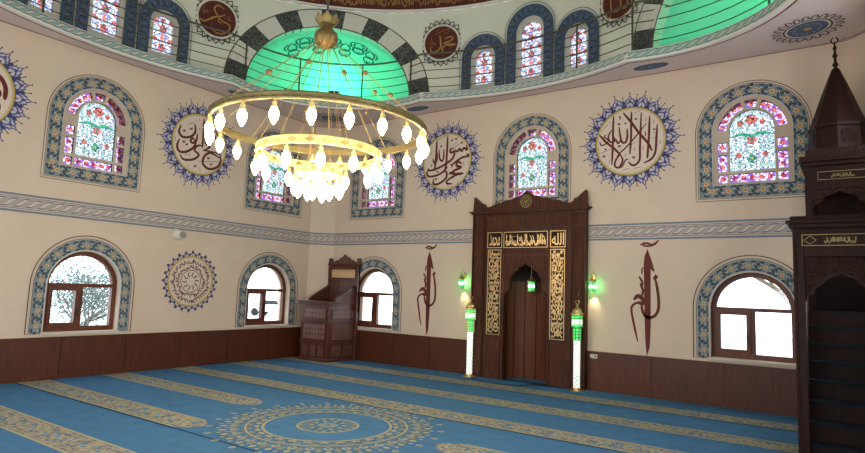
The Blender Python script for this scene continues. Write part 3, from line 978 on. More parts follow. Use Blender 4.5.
S1 = [(15, [(165, 42), (215, 105), (260, 170), (310, 230), (333, 278)]), (13, [(215, 35), (213, 120), (212, 200), (205, 300)]),
      (13, [(272, 42), (268, 150), (264, 260), (262, 330), (240, 362), (215, 365), (197, 345)]), (13, [(320, 65), (316, 180), (308, 300), (304, 322)]),
      (13, [(363, 115), (358, 200), (352, 280), (330, 325), (285, 352)]), (9, [(300, 110), (240, 190), (180, 260), (140, 300), (122, 335)]),
      (13, [(107, 60), (104, 150), (103, 250), (97, 370)]), (14, [(18, 178), (60, 225), (110, 265), (152, 308)]),
      (12, [(150, 305), (162, 340), (140, 383), (115, 372), (125, 330), (150, 303)]), (9, [(140, 385), (160, 375), (178, 338), (195, 330)]),
      (13, [(188, 140), (190, 190), (180, 225), (160, 226), (150, 200), (140, 130)]), (12, [(148, 215), (135, 232), (118, 205)]),
      (11, [(95, 150), (75, 190), (88, 225), (115, 215), (98, 175)]), (9, [(65, 178), (50, 192), (75, 215), (55, 240), (30, 245), (22, 220)]),
      (5, [(15, 300), (90, 272)]), (6, [(160, 400), (200, 385)]), (6, [(228, 388), (268, 375)]), (5, [(30, 160), (75, 115)]), (5, [(230, 45), (268, 30)]),
      (5, [(215, 240), (250, 222)]), (5, [(315, 205), (350, 195)]), (8, [(140, 62), (148, 72), (144, 84)]), tick(140, 112), tick(142, 250), tick(228, 318), tick(48, 315), tick(58, 272, .7),
      tick(240, 82, .8), tick(345, 145, .7), tick(178, 108, .7), (7, [(300, 75), (298, 95)]), (7, [(345, 85), (343, 110)]), (7, [(378, 215), (380, 235)]), (6, [(292, 160), (298, 180), (288, 188)]), (6, [(232, 255), (234, 278)]), (6, [(282, 245), (284, 275)]),
      (6, [(180, 295), (178, 315)]), (6, [(80, 340), (82, 362)]), (8, [(15, 270)]), (7, [(345, 165)]), (7, [(85, 100)])]
S2 = [(14, [(108, 75), (105, 180), (98, 300)]), (14, [(184, 45), (183, 150), (180, 250), (170, 290)]), (12, [(82, 205), (95, 240), (112, 218), (112, 160)]),
      (12, [(125, 140), (130, 200), (148, 225), (160, 200), (160, 140)]), (14, [(232, 135), (205, 146), (212, 168), (236, 160), (226, 205), (190, 238), (130, 272), (60, 292), (48, 275)]),
      (13, [(240, 145), (255, 162), (270, 142), (285, 160), (300, 138), (322, 152), (316, 115)]), (13, [(318, 180), (336, 195), (290, 205), (245, 235), (213, 262)]),
      (15, [(290, 250), (262, 233), (253, 262), (285, 272), (240, 295), (198, 322)]), (16, [(203, 308), (250, 320), (303, 315)]), (13, [(303, 315), (250, 328), (195, 362), (188, 385), (228, 388)]),
      (13, [(190, 268), (165, 298), (120, 325), (62, 335), (42, 312), (58, 280)]), (14, [(160, 288), (185, 310), (180, 350), (130, 388), (92, 388), (95, 352)]),
      (5, [(110, 75), (180, 42)]), (5, [(200, 130), (255, 95)]), (5, [(235, 130), (295, 92)]), (5, [(190, 400), (230, 408)]), tick(140, 118), tick(245, 70), tick(215, 80, .7), tick(120, 300, .8), tick(285, 100, .8), tick(110, 352), (6, [(300, 235), (304, 265)]), (6, [(75, 150), (70, 185)]),
      (6, [(265, 370), (262, 395)]), (7, [(332, 240)]), (7, [(222, 70)]), tick(75, 255, .7), tick(230, 345, .6), (6, [(205, 245), (225, 262), (215, 275)])]
S3 = [(14, [(68, 108), (60, 155), (85, 186), (130, 182), (156, 150), (150, 98)]), (13, [(205, 60), (207, 150), (207, 252)]), (13, [(160, 205), (142, 192), (132, 212), (150, 222), (168, 200), (170, 160)]),
      (14, [(168, 200), (155, 248), (112, 280), (70, 278), (55, 240), (66, 200)]), (13, [(205, 240), (175, 240), (160, 270), (188, 298), (160, 328), (100, 330), (75, 295)]),
      (12, [(262, 185), (228, 185), (225, 222), (255, 245), (212, 272)]), (14, [(330, 322), (260, 285), (222, 312), (220, 360), (260, 392), (310, 380), (332, 340), (322, 298)]),
      (9, [(212, 268), (290, 282), (332, 300)]), (5, [(190, 340), (325, 345)]), (5, [(235, 110), (275, 90)]), (5, [(105, 105), (150, 85)]), (5, [(165, 245), (200, 225)]), tick(90, 145), tick(130, 130), tick(238, 125), tick(92, 215), tick(170, 372), tick(110, 232, .8), tick(250, 320), tick(270, 360, .8),
      (8, [(182, 130)]), (8, [(112, 298)]), (8, [(130, 300)]), (8, [(225, 152)]), (6, [(130, 365), (130, 385)]), (6, [(200, 380), (205, 410)]), (6, [(175, 60), (178, 80)]), (6, [(232, 70), (235, 90)]), (6, [(40, 185), (42, 210)]), (10, [(260, 150), (290, 190), (295, 260)]), (10, [(280, 130), (310, 200), (305, 265)])]
S4 = [(22, [(330, 130), (365, 190), (368, 260)]), (14, [(260, 235), (300, 225), (330, 205), (345, 240), (300, 270), (240, 265)]), (14, [(300, 290), (340, 280), (345, 320), (300, 350), (230, 350)]), (13, [(120, 100), (118, 200), (115, 320)]),
      (13, [(200, 80), (200, 200), (196, 300)]), (13, [(60, 170), (90, 250), (150, 270), (190, 250)]), (12, [(80, 300), (130, 350), (200, 360), (250, 320)]), tick(250, 150), tick(150, 150), tick(280, 190), tick(310, 370), tick(90, 130), (5, [(230, 120), (290, 95)])]

def medallion(name, strokes, c, r, k, loc, rz, label, R=.665, RO=.955):
    root = empty(name, loc, rz)
    tag(root, label, 'wall medallion')
    b = MB(); rays(b, R - .01, RO, 20); b.build('painted_rays', root)
    b = MB(); b.annulus(0, 0, R - .025, R, .007, 'goldpaint', 72); b.annulus(0, 0, R - .045, R - .035, .007, 'goldpaint', 72); b.annulus(0, 0, R, R + .012, .007, 'navy', 72)
    b.build('gold_ring', root)
    b = MB(); b.disc(0, 0, R - .01, .0055, 'discfield', 72); b.build('disc', root)
    lettering(root, norm(strokes, c, r, R, k), 'red', .0075)
    return root
medallion('calligraphy_medallion', S1, (205, 219), (208, 211), .12, on_right(8.10, 4.73), QW, 'round medallion of crossing maroon calligraphy in blue rays, right of the carved niche')
medallion('calligraphy_medallion', S2, (183, 229), (170, 202), .08, on_right(3.91, 4.74), QW, 'round calligraphy medallion in blue rays on the wall left of the carved niche')
medallion('calligraphy_medallion', S3, (193, 232), (172, 198), -.22, on_left(-3.79, 4.73), LW, 'round calligraphy medallion in blue rays partly behind the left edge of the chandelier')
medallion('calligraphy_medallion', S4, (205, 219), (208, 211), -.1, on_left(-7.97, 4.75), LW, 'calligraphy medallion with blue rays cut off by the left edge of the photo')

# ---- pseudo lettering for small gilt panels and bands
def script_strokes(L, H, rnd, dens=1.0, w=None):
    """tall uprights, bowls, loops and dots filling a strip, like dense calligraphy"""
    w = w or H * .09; out = []; x = H * .12
    while x < L - H * .12:
        k = rnd.random(); s = H * (.16 + .1 * rnd.random()) / dens
        if k < .34: out.append((w, [(x, H * .92), (x + s * .08, H * .5), (x - s * .05, H * (.12 + .2 * rnd.random()))]))
        elif k < .62: out.append((w, [(x - s * .2, H * .45), (x, H * .16), (x + s * .9, H * .12), (x + s * 1.3, H * .42)])); x += s * .6
        elif k < .8:
            y = H * (.3 + .4 * rnd.random())
            out.append((w * .8, [(x, y), (x + s * .4, y + H * .14), (x + s * .8, y), (x + s * .4, y - H * .14), (x, y)])); x += s * .4
        else: out.append((w * .9, [(x - s * .3, H * .8), (x + s * .4, H * .55), (x + s * .2, H * .35), (x + s * 1.1, H * .3)])); x += s * .4
        if rnd.random() < .6: out.append((w * .6, [(x + s * .2, H * (.68 + .2 * rnd.random())), (x + s * .6, H * (.7 + .2 * rnd.random()))]))
        if rnd.random() < .4: out.append((w * .9, [(x + s * .5, H * (.2 + .6 * rnd.random()))]))
        x += s * .85
    return out
def put(b, sts, fn2, w, mat):
    for wd, pts in sts:
        P_ = [fn2(*p) for p in pts]
        if len(P_) == 1: b.flat([(P_[0][0] + wd * x, P_[0][1] + wd * y) for x, y in ((-.6, 0), (0, -.6), (.6, 0), (0, .6))], w, mat)
        else: b.stroke(P_, wd, w, mat, taper=.5)

# small dense medallion between the two lower windows
root = empty('calligraphy_medallion', on_left(-3.76, 1.78), LW)
tag(root, 'small round medallion of dense maroon script between two lower windows on the left wall', 'wall medallion')
b = MB(); rays(b, .52, .665, 24, lace=False, line='blue', dark='navy'); b.build('painted_rays', root)
b = MB(); b.annulus(0, 0, .505, .53, .007, 'goldpaint', 64); b.annulus(0, 0, .488, .496, .007, 'goldpaint', 64); b.build('gold_ring', root)
b = MB(); b.disc(0, 0, .51, .0055, 'discfield', 64); b.annulus(0, 0, .225, .24, .0065, 'red', 48); b.build('disc', root)
b = MB(); rnd = random.Random(3)
for r_, H in ((.255, .11), (.365, .11)):
    Lc = 2 * pi * (r_ + H / 2)
    put(b, script_strokes(Lc, H, rnd, 1.0, .016), lambda u, v, r_=r_, Lc=Lc: ((r_ + v) * cos(-2 * pi * u / Lc), (r_ + v) * sin(-2 * pi * u / Lc)), .0075, 'red')
for i in range(10):
    a = 2 * pi * i / 10
    b.stroke([(.20 * cos(a), .20 * sin(a)), (.13 * cos(a + .2), .13 * sin(a + .2)), (.10 * cos(a - .1), .10 * sin(a - .1))], .022, .0075, 'red')
b.build('lettering', root)

# ---- dark red medallions on the drum
D1 = [(18, [(205, 165), (215, 230), (217, 285), (180, 325), (130, 332), (118, 280)]), (15, [(250, 205), (300, 185), (330, 200), (300, 228), (245, 240)]), (18, [(245, 240), (300, 268), (360, 258)]), (15, [(345, 250), (270, 262), (235, 295), (242, 335), (272, 335)]),
      (9, [(160, 155), (310, 100)]), (7, [(235, 162), (300, 130)]), (5, [(120, 190), (150, 260), (170, 240)]), (5, [(110, 230), (140, 290)]), (6, [(190, 110), (180, 130)]), (6, [(300, 300), (320, 290)])]
D2 = [(16, [(335, 80), (275, 50), (238, 85), (255, 130), (290, 165), (355, 130)]), (18, [(290, 160), (230, 185), (150, 235), (108, 222), (98, 240)]), (16, [(265, 165), (330, 210), (392, 232), (402, 280), (340, 335), (270, 335), (225, 300)]), (10, [(290, 190), (285, 220), (320, 225)]),
      (6, [(130, 90), (140, 150), (170, 120), (180, 150)]), (6, [(380, 140), (390, 180), (420, 190)]), (6, [(340, 150), (350, 180)]), (7, [(220, 200), (220, 280)])]
D3 = [(15, [(330, 110), (325, 200), (320, 320)]), (14, [(120, 190), (130, 290), (180, 320), (215, 290), (215, 150)]), (14, [(215, 290), (250, 320), (280, 290), (275, 150)]), (12, [(110, 300), (80, 320), (100, 350), (130, 320)]), (7, [(180, 130), (190, 110), (215, 125), (235, 100)])]
def drum_medallion(strokes, c, r, phi, label, k=0.0):
    R = .41; x, y = drum_pos(phi, RD - .014)
    root = empty('dome_medallion', (x, y, 7.43), radians(phi - 90))
    tag(root, label, 'wall medallion', None)
    b = MB(); n = 24
    for i in range(n):
        a0 = 2 * pi * i / n
        P_ = lambda a, t: ((R + .02 + .13 * t) * cos(a0 + a * 2 * pi / n), (R + .02 + .13 * t) * sin(a0 + a * 2 * pi / n))
        b.stroke([P_(-.34, .1), P_(-.38, .55), P_(0, .95), P_(.38, .55), P_(.34, .1), P_(0, .28)], .024, .004, 'black', smooth=False, closed=True)
        b.disc(*P_(0, .95), .016, .005, 'black', 6); b.disc(*P_(.5, .22), .018, .005, 'black', 6)
    b.build('scalloped_border', root)
    b = MB(); b.annulus(0, 0, R - .018, R + .018, .006, 'pale', 48); b.build('white_ring', root)
    b = MB(); b.disc(0, 0, R, .005, 'dred', 48); b.build('disc', root)
    lettering(root, norm(strokes, c, r, R, k), 'dgold', .0065)
drum_medallion(D1, (222, 240), (165, 168), 110.3, 'dark red medallion with gold lettering just left of the triple dome windows over the niche', .05)
drum_medallion(D2, (275, 190), (195, 190), 159.3, 'dark red medallion with a looping gold letter, left of the central green alcove', -.1)
drum_medallion(D3, (205, 219), (170, 170), 70.0, 'dark red medallion cut by the top edge, right of the triple windows over the niche')

# ---- band of gold lettering round the foot of the dome
b = MB(); rnd = random.Random(12); Lb = 2 * pi * 5.83 * .30
for v0, H in ((0, .27), (.10, .40), (.30, .27)):
    for wd, pts in script_strokes(Lb, H, rnd, 1.2, .020):
        fn_ = lambda u, v, w: (CX + (5.855 - .06 * (v + v0 + .02) / .7 - .012) * cos(radians(189) - u / 5.85), CY + (5.855 - .06 * (v + v0 + .02) / .7 - .012) * sin(radians(189) - u / 5.85), 8.27 + v0 + v)
        if len(pts) > 1: b.stroke(pts, wd, 0, 'dgold', fn=fn_, taper=.5)
b.build('dome_inscription', trim6)

# ---- pen-shaped scripts on the wall of the niche
def wall_script(x, label):
    root = empty('wall_script', on_right(x, 0), QW)
    tag(root, label, 'calligraphy')
    T = lambda q: ((q[0] - 93) * .00497, 2.83 - (q[1] - 25) * .00512)
    b = MB()
    b.flat([T(q) for q in ((93, 56), (82, 84), (79, 110), (82, 300), (84, 380), (89, 437), (100, 405), (104, 330), (104, 130), (119, 141), (112, 112), (103, 84))], .004, 'red')
    st = [(11, [(114, 160), (123, 175), (131, 225), (131, 268), (119, 292), (98, 301), (80, 290), (72, 265), (75, 250)]), (16, [(42, 240), (60, 226), (80, 243), (74, 252), (55, 248)]), (9, [(70, 247), (45, 255), (34, 275), (44, 330), (57, 388)]),
          (9, [(66, 180), (76, 205), (72, 225)]), (8, [(62, 155), (74, 178), (70, 200)]), (5, [(70, 140), (84, 132)]), (5, [(73, 150), (73, 128), (84, 124)]), (8, [(66, 42), (90, 36), (112, 42), (134, 26)]), (7, [(74, 44), (100, 47), (126, 38)]), (4, [(66, 44), (82, 30)])]
    for i, (wd, pts) in enumerate(st): b.stroke([T(q) for q in pts], wd * .0048, .004 + i * .0001, 'red', taper=.4)
    b.flat([T(q) for q in ((122, 146), (131, 157), (122, 170), (112, 160))], .0052, 'red')
    b.build('brush_strokes', root)
wall_script(3.52, 'tall maroon pen-shaped calligraphy painted left of the carved niche')
wall_script(8.42, 'tall maroon pen-shaped calligraphy painted between the carved niche and the right arched window')

# ---- blue ovals and rosettes painted on the ceiling
def oval(x, y, rz, label):
    b = MB(); g = lambda u, v, w: (u, v, -w)
    b.disc(0, 0, .31, .003, 'dteal', 32, g, ry=.145); b.disc(0, 0, .285, .004, 'royal', 32, g, ry=.125)
    for i in range(8):
        a = 2 * pi * i / 8; b.disc(.17 * cos(a), .075 * sin(a), .022, .005, 'steel', 6, g)
    b.disc(0, 0, .04, .005, 'steel', 8, g)
    o = b.build('ceiling_oval', loc=(x, y, HC)); o.rotation_euler = (0, 0, rz)
    tag(o, label, 'painted oval')
oval(.44, -3.18, pi / 2, 'small blue painted oval on the ceiling above the left wall, beside the chandelier')
oval(3.32, -.42, 0, 'small blue painted oval on the ceiling just right of the chandelier rim')
oval(8.60, -.42, 0, 'small blue painted oval on the ceiling near the right green alcove')
def ceiling_rosette(x, y, label, rz):
    root = empty('ceiling_rosette', (x, y, HC), rz); tag(root, label, 'painted rosette')
    g = lambda u, v, w: (u, v, -w)
    b = MB(); b.disc(0, 0, .36, .003, 'black', 40, g, ry=.30); b.disc(0, 0, .335, .0035, 'pale', 40, g, ry=.275); b.disc(0, 0, .30, .004, 'royal', 40, g, ry=.245)
    for i in range(14):
        a = 2 * pi * i / 14; b.disc(.2 * cos(a), .16 * sin(a), .026, .005, 'steel', 6, g)
    flower(b, (0, 0), .06, .005, 'goldpaint', 'orange', fn=g); b.build('disc', root)
    b = MB(); n = 22
    for i in range(n):
        a0 = 2 * pi * i / n
        P_ = lambda a, t: ((.37 + .14 * t) * cos(a0 + a * 2 * pi / n), (.31 + .13 * t) * sin(a0 + a * 2 * pi / n))
        b.stroke([P_(-.4, 0), P_(-.35, .6), P_(0, 1), P_(.3, .6), P_(.1, .2)], .022, .004, 'black', fn=g)
        b.flat([P_(.3, .1), P_(.5, .5), P_(.65, .1)], .0045, 'black', g)
    b.build('scrollwork', root)
ceiling_rosette(11.04, -.80, 'large blue rosette with black scrollwork on the ceiling above the pulpit spire', radians(-45))
ceiling_rosette(.96, -.80, 'blue ceiling rosette with black scrollwork in the far corner behind the chandelier', radians(45))

# ================================================================== GALLERY RAILING
rail = empty('gallery_railing', (CX, CY, HC + .19))
tag(rail, 'dark thin-barred metal railing running round the gallery under the dome', 'railing')
def rpt(a, z, dr=.045): return ((edge_r(a) + dr) * cos(radians(a)), (edge_r(a) + dr) * sin(radians(a)), z)
A_ = [i * 3 for i in range(120)]
b = MB(); b.tube([rpt(a, .93) for a in A_], .021, 'iron', 6, True); b.build('top_rail', rail)
for z in (.15, .345, .54, .73):
    b = MB(); b.tube([rpt(a, z) for a in A_], .010, 'iron', 5, True); b.build('rail_bar', rail)
for a in (22, 45, 65.5, 78, 103.5, 117, 128.2, 141.3, 153, 167, 192, 204):
    b = MB(); x, y, _ = rpt(a, 0); b.lathe([(.05, 0), (.05, .015), (.02, .02), (.018, .91), (.03, .93), (.018, .955), (0.001, .96)], (x, y, 0), 'iron', 8)
    b.build('post', rail)

# green floodlights standing on the gallery kerb, shining into the alcoves
def flood(ph, label, power):
    x, y = CX + (edge_r(ph) + .17) * cos(radians(ph)), CY + (edge_r(ph) + .17) * sin(radians(ph))
    root = empty('floodlight', (x, y, HC + .19), radians(ph - 90))
    tag(root, label, 'floodlight')
    b = MB(); b.box(-.13, -.05, .06, .13, .04, .30, 'dark'); b.build('housing', root, bevel=.008)
    b = MB(); b.box(-.11, .035, .08, .11, .045, .28, 'lens'); b.build('lens', root)
    b = MB(); b.box(-.15, -.01, 0, .15, .015, .02, 'dark'); b.box(-.15, -.01, 0, -.135, .015, .2, 'dark'); b.box(.135, -.01, 0, .15, .015, .2, 'dark'); b.build('bracket', root)
    d = Vector((cos(radians(ph)), sin(radians(ph)), .45))
    light('flood_light', 'POINT', (x + d.x * .12, y + d.y * .12, HC + .40), power, (0.0, 1.0, 0.46), shadow_soft_size=.06)
    light('flood_light', 'SPOT', (x + d.x * .16, y + d.y * .16, HC + .37), power * 2.2, (0.10, 1.0, 0.80), direction=d, spot_size=radians(120), spot_blend=1, shadow_soft_size=.06)
flood(134, 'small black floodlight in the green alcove behind the chandelier', 48)
flood(42, 'small black floodlight in the green alcove at the top right', 48)
for ph in (225, 315):
    x, y = CX + 6.7 * cos(radians(ph)), CY + 6.7 * sin(radians(ph))
    light('flood_light', 'POINT', (x, y, HC + .6), 25, (0.04, 1.0, 0.52), shadow_soft_size=.1)

# ================================================================== CHANDELIER
ch = empty('chandelier', (CX, CY, 3.0))
tag(ch, 'large three-tier gilded ring chandelier with glowing candle-shaped bulbs hanging under the dome', 'chandelier')
def zz(z): return z - 3.0
b = MB()
b.lathe([(.001, zz(4.86)), (.03, zz(4.87)), (.06, zz(4.885)), (.125, zz(4.93)), (.15, zz(5.0)), (.135, zz(5.08)), (.07, zz(5.14)), (.045, zz(5.16)), (.05, zz(5.19))], (0, 0, -.05), 'copper', 48, .05, 12); b.build('hub', ch, smooth=True)
b = MB()
for i in range(8):
    a = 2 * pi * i / 8
    for s in (0,):
        P_ = lambda r, z, da=0: (r * cos(a + da), r * sin(a + da), zz(z))
        b.add([P_(.05, 5.12, -.3), P_(.05, 5.12, .3), P_(.12, 5.15, .36), P_(.155, 5.20, .34), P_(.165, 5.26, 0), P_(.155, 5.20, -.34), P_(.12, 5.15, -.36)], [(0, 1, 2, 6), (2, 3, 5, 6), (3, 4, 5)], 'oldbrass')
b.lathe([(.05, zz(5.11)), (.11, zz(5.14)), (.135, zz(5.19)), (.13, zz(5.23)), (.05, zz(5.22))], (0, 0, 0), 'oldbrass', 24)
b.build('crown', ch)
b = MB(); b.tube([(0, 0, zz(5.3)), (0, 0, zz(14.2))], .016, 'iron', 8); b.build('stem', ch)

def hoop(name, R, z, h, t, openings, mat='ring_gold'):
    b = MB(); n = 96; prof = [(R - t, 0), (R - t, h), (R + t, h), (R + t * 1.5, h * .8), (R + t * .8, h * .5), (R + t * 1.5, h * .2), (R + t, 0)]
    k = len(prof); vs = []
    for i in range(n):
        a = 2 * pi * i / n
        for r, zl in prof: vs.append((r * cos(a), r * sin(a), zz(z) + zl))
    b.add(vs, [(i * k + j, ((i + 1) % n) * k + j, ((i + 1) % n) * k + (j + 1) % k, i * k + (j + 1) % k) for i in range(n) for j in range(k)], mat)
    if openings:   # repeated embossed leaves round the band
        for i in range(openings):
            a = 2 * pi * (i + .5) / openings; da = pi / openings * .6
            for rr, sg in ((R + t * 1.55, 1), (R - t - .003, -1)):
                Q_ = lambda d, zl, rr=rr, a=a: (rr * cos(a + d), rr * sin(a + d), zz(z) + zl * h)
                b.add([Q_(-da, .5), Q_(0, .15), Q_(da, .5), Q_(0, .85)], [(0, 1, 2, 3)], 'oldbrass')
    return b.build(name, ch, smooth=False)
hoop('outer_ring', 1.33, 3.72, .085, .018, 72, 'oldbrass')
hoop('middle_ring', .765, 3.385, .10, .014, 24)
hoop('inner_ring', .285, 3.155, .085, .012, 16)

def bulb_proto():
    b = MB()
    b.lathe([(.006, .02), (.012, 0), (.014, -.02), (.030, -.035), (.020, -.05), (.032, -.07), (.036, -.085), (.020, -.09)], (0, 0, 0), 'ring_gold', 10)
    s = b.build('candle_socket', ch, smooth=True)
    b = MB()
    b.lathe([(.022, -.088), (.044, -.115), (.053, -.15), (.049, -.19), (.030, -.235), (.010, -.265), (.001, -.272)], (0, 0, 0), 'bulb', 10)
    g = b.build('bulb', s, smooth=True)
    return s, g
s0, g0 = bulb_proto(); used = False
def put_bulb(x, y, z):
    global used
    if not used: s0.location = (x, y, z); used = True; return
    s = s0.copy(); g = g0.copy(); COL.objects.link(s); COL.objects.link(g)
    s.parent = ch; g.parent = s; s.location = (x, y, z)
view = atan2(-11.2 - CY, 11.44 - CX)          # near side of the rings
for R, z, n, off in ((1.33, 3.71, 21, -4.5), (.765, 3.375, 12, 1), (.285, 3.145, 8, 12), (.12, 3.10, 3, 30)):
    for i in range(n):
        a = view + radians(off + 360 * i / n)
        put_bulb(R * cos(a), R * sin(a), zz(z))
b = MB(); b.lathe([(.001, 3.10 - 3), (.06, 3.11 - 3), (.14, 3.115 - 3), (.285, 3.16 - 3), (.285, 3.175 - 3), (.001, 3.16 - 3)], (0, 0, 0), 'ring_gold', 24); b.build('bottom_plate', ch)
# hanging rods with beads
for i in range(12):
    a = view + radians(15 + 30 * i); p0 = (.12 * cos(a), .12 * sin(a), zz(4.90)); p1 = (1.33 * cos(a), 1.33 * sin(a), zz(3.80))
    b = MB(); b.tube([p0, p1], .0042, 'rodm', 5); c = b.build('hanging_rod', ch)
    for t in ((.48,) if i % 2 else (.62,)):
        q = Vector(p0).lerp(Vector(p1), t)
        b = MB(); b.lathe([(.001, -.035), (.024, -.024), (.034, 0), (.024, .024), (.001, .035)], q, 'copper', 10); b.build('bead', c, smooth=True)
for i in range(8):
    a = view + radians(10 + 45 * i)
    b = MB(); b.tube([(.08 * cos(a), .08 * sin(a), zz(4.9)), (.765 * cos(a), .765 * sin(a), zz(3.48))], .0035, 'rodm', 5); b.build('hanging_rod', ch)
for i in range(6):
    a = view + radians(30 + 60 * i)
    b = MB(); b.tube([(.04 * cos(a), .04 * sin(a), zz(4.88)), (.285 * cos(a), .285 * sin(a), zz(3.24))], .0035, 'rodm', 5); b.build('hanging_rod', ch)
# the lamps' own light, one soft source in each ring of bulbs
for R, z, n, pw in ((1.33, 3.56, 6, 9.0), (.765, 3.2, 4, 8.0), (.01, 2.93, 1, 26.0)):
    for i in range(n):
        a = view + radians(10 + 360 * i / n)
        light('lamp_light', 'POINT', (CX + R * cos(a), CY + R * sin(a), z), pw, (1.0, .80, .52), shadow_soft_size=.05)

# ================================================================== MIHRAB (carved prayer niche)
mh = empty('prayer_niche', (6.03, 0, 0)); tag(mh, 'tall carved dark wooden prayer niche with gilt inscriptions and a scrolled crest', 'prayer niche')
HW = 1.265
nic = [(-.505, 0), (-.505, 1.66), (-.48, 1.78), (-.40, 1.84), (-.37, 1.90), (-.37, 2.10), (-.31, 2.14), (-.28, 2.22), (-.20, 2.25), (-.15, 2.33), (-.06, 2.35), (0, 2.42)]
nic = nic + [(-x, z) for x, z in reversed(nic[:-1])]
b = MB()
b.plate(dense([(-HW, -.02), (HW, -.02), (HW, 3.45), (-HW, 3.45)], .5), [[(u, max(v, -.015)) for u, v in nic]], 0.0, .13, 'wood')
b.build('panelled_front', mh)
b = MB()     # recess behind the opening
n = 14; R1 = .56
vs = []
for i in range(n + 1):
    t = pi * i / n
    for z in (0, 2.02): vs.append((-R1 * cos(t), .02 + .38 * sin(t), z))
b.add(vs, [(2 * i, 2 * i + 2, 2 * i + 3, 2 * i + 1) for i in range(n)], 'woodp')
vs = []; K = 6
for j in range(K + 1):
    q = pi / 2 * j / K
    for i in range(n + 1):
        t = pi * i / n
        vs.append((-R1 * cos(t) * cos(q), .02 + .38 * sin(t) * cos(q), 2.02 + .42 * sin(q)))
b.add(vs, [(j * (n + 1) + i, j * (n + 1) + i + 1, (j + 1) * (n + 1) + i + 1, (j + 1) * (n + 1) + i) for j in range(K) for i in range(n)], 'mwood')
for i in range(1, n, 2):
    t = pi * i / n; x, y = -R1 * cos(t) * .985, .02 + .38 * sin(t) * .985
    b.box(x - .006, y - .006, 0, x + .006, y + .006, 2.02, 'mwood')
b.build('recess', mh)
b = MB()     # carved arch face
A = [(-.60, .0), (-.60, 2.58), (.60, 2.58), (.60, .0)]
out = dense([(-.53, -.02), (.53, -.02), (.53, 2.62), (-.53, 2.62)], .3)
b.plate(out, [[(u * .999, max(v, -.01)) for u, v in nic]], .13, .15, 'woodc')
b.stroke([(u, v) for u, v in nic], .035, .153, 'wood', smooth=False, taper=1)
b.stroke([(-.515, 1.75), (-.515, 2.56), (.515, 2.56), (.515, 1.75)], .02, .153, 'kwood', smooth=False, taper=1)
b.build('carved_arch', mh)
b = MB()     # mouldings and pilasters
for x in (-1.27, -1.02, -.985, .965, 1.0, 1.25):
    b.box(x, -.165, 0, x + .02, -.13, 3.45, 'wood')
for z in (3.13, 3.40):
    b.box(-HW, -.16, z, HW, -.13, z + .022, 'wood')
for s in (-1, 1):
    for za, zb in ((.02, .82), (.86, 1.66), (1.70, 2.5), (2.54, 3.10)):
        x0, x1 = sorted((s * 1.02, s * 1.225))
        b.box(x0, -.142, za, x1, -.13, zb, 'woodc')
    x0, x1 = sorted((s * .565, s * .955)); b.box(x0, -.146, .02, x1, -.13, .82, 'woodc')
    b.prism([(s * .76 + .16 * cos(t * pi / 8) , .42 + .30 * sin(t * pi / 8)) for t in range(16)], .146, .156, 'wood')
for x0, x1 in ((-1.20, -.45), (-.40, .40), (.45, 1.20)):
    b.box(x0, -.145, 3.17, x1, -.13, 3.38, 'woodc')
b.build('moulding', mh)
b = MB(); b.box(-HW - .04, -.20, 3.44, HW + .04, 0, 3.475, 'wood'); b.box(-HW - .08, -.23, 3.475, HW + .08, 0, 3.50, 'wood'); b.build('cornice', mh)
cr = [(0, 3.90), (.05, 3.87), (.11, 3.81), (.20, 3.775), (.30, 3.755), (.36, 3.72), (.48, 3.715), (.60, 3.67), (.72, 3.655), (.85, 3.60), (.95, 3.585), (1.0, 3.62), (1.03, 3.67), (1.10, 3.69), (1.16, 3.75), (1.26, 3.83), (1.285, 3.50)]
cr = [(-x, z) for x, z in reversed(cr[1:])] + cr
b = MB(); b.prism(cr, .05, .15, 'woodc')
for s in (-1, 1):
    for p in ([(s * .2, 3.58), (s * .35, 3.68), (s * .5, 3.60), (s * .4, 3.55)], [(s * .55, 3.56), (s * .7, 3.62), (s * .85, 3.55)], [(s * 1.05, 3.55), (s * 1.15, 3.65), (s * 1.22, 3.74)]):
        b.stroke(p, .03, .158, 'wood')
crest = b.build('crest', mh)
b = MB(); b.lathe([(.001, 0), (.13, 0), (.145, .015), (.13, .03), (.001, .03)], (0, 0, 0), 'woodc', 28)
b.v = [(x, -.15 - z, 3.66 + y) for x, y, z in b.v]
b.annulus(0, 3.66, .115, .13, .183, 'oldbrass', 32)
for a in range(6):
    t = 2 * pi * a / 6; b.stroke([(.02 * cos(t), 3.66 + .02 * sin(t)), (.06 * cos(t + .5), 3.66 + .06 * sin(t + .5)), (.095 * cos(t), 3.66 + .095 * sin(t)), (.075 * cos(t - .5), 3.66 + .075 * sin(t - .5))], .014, .184, 'oldbrass')
b.disc(0, 3.66, .02, .184, 'oldbrass', 8)
b.build('crest_medallion', mh)

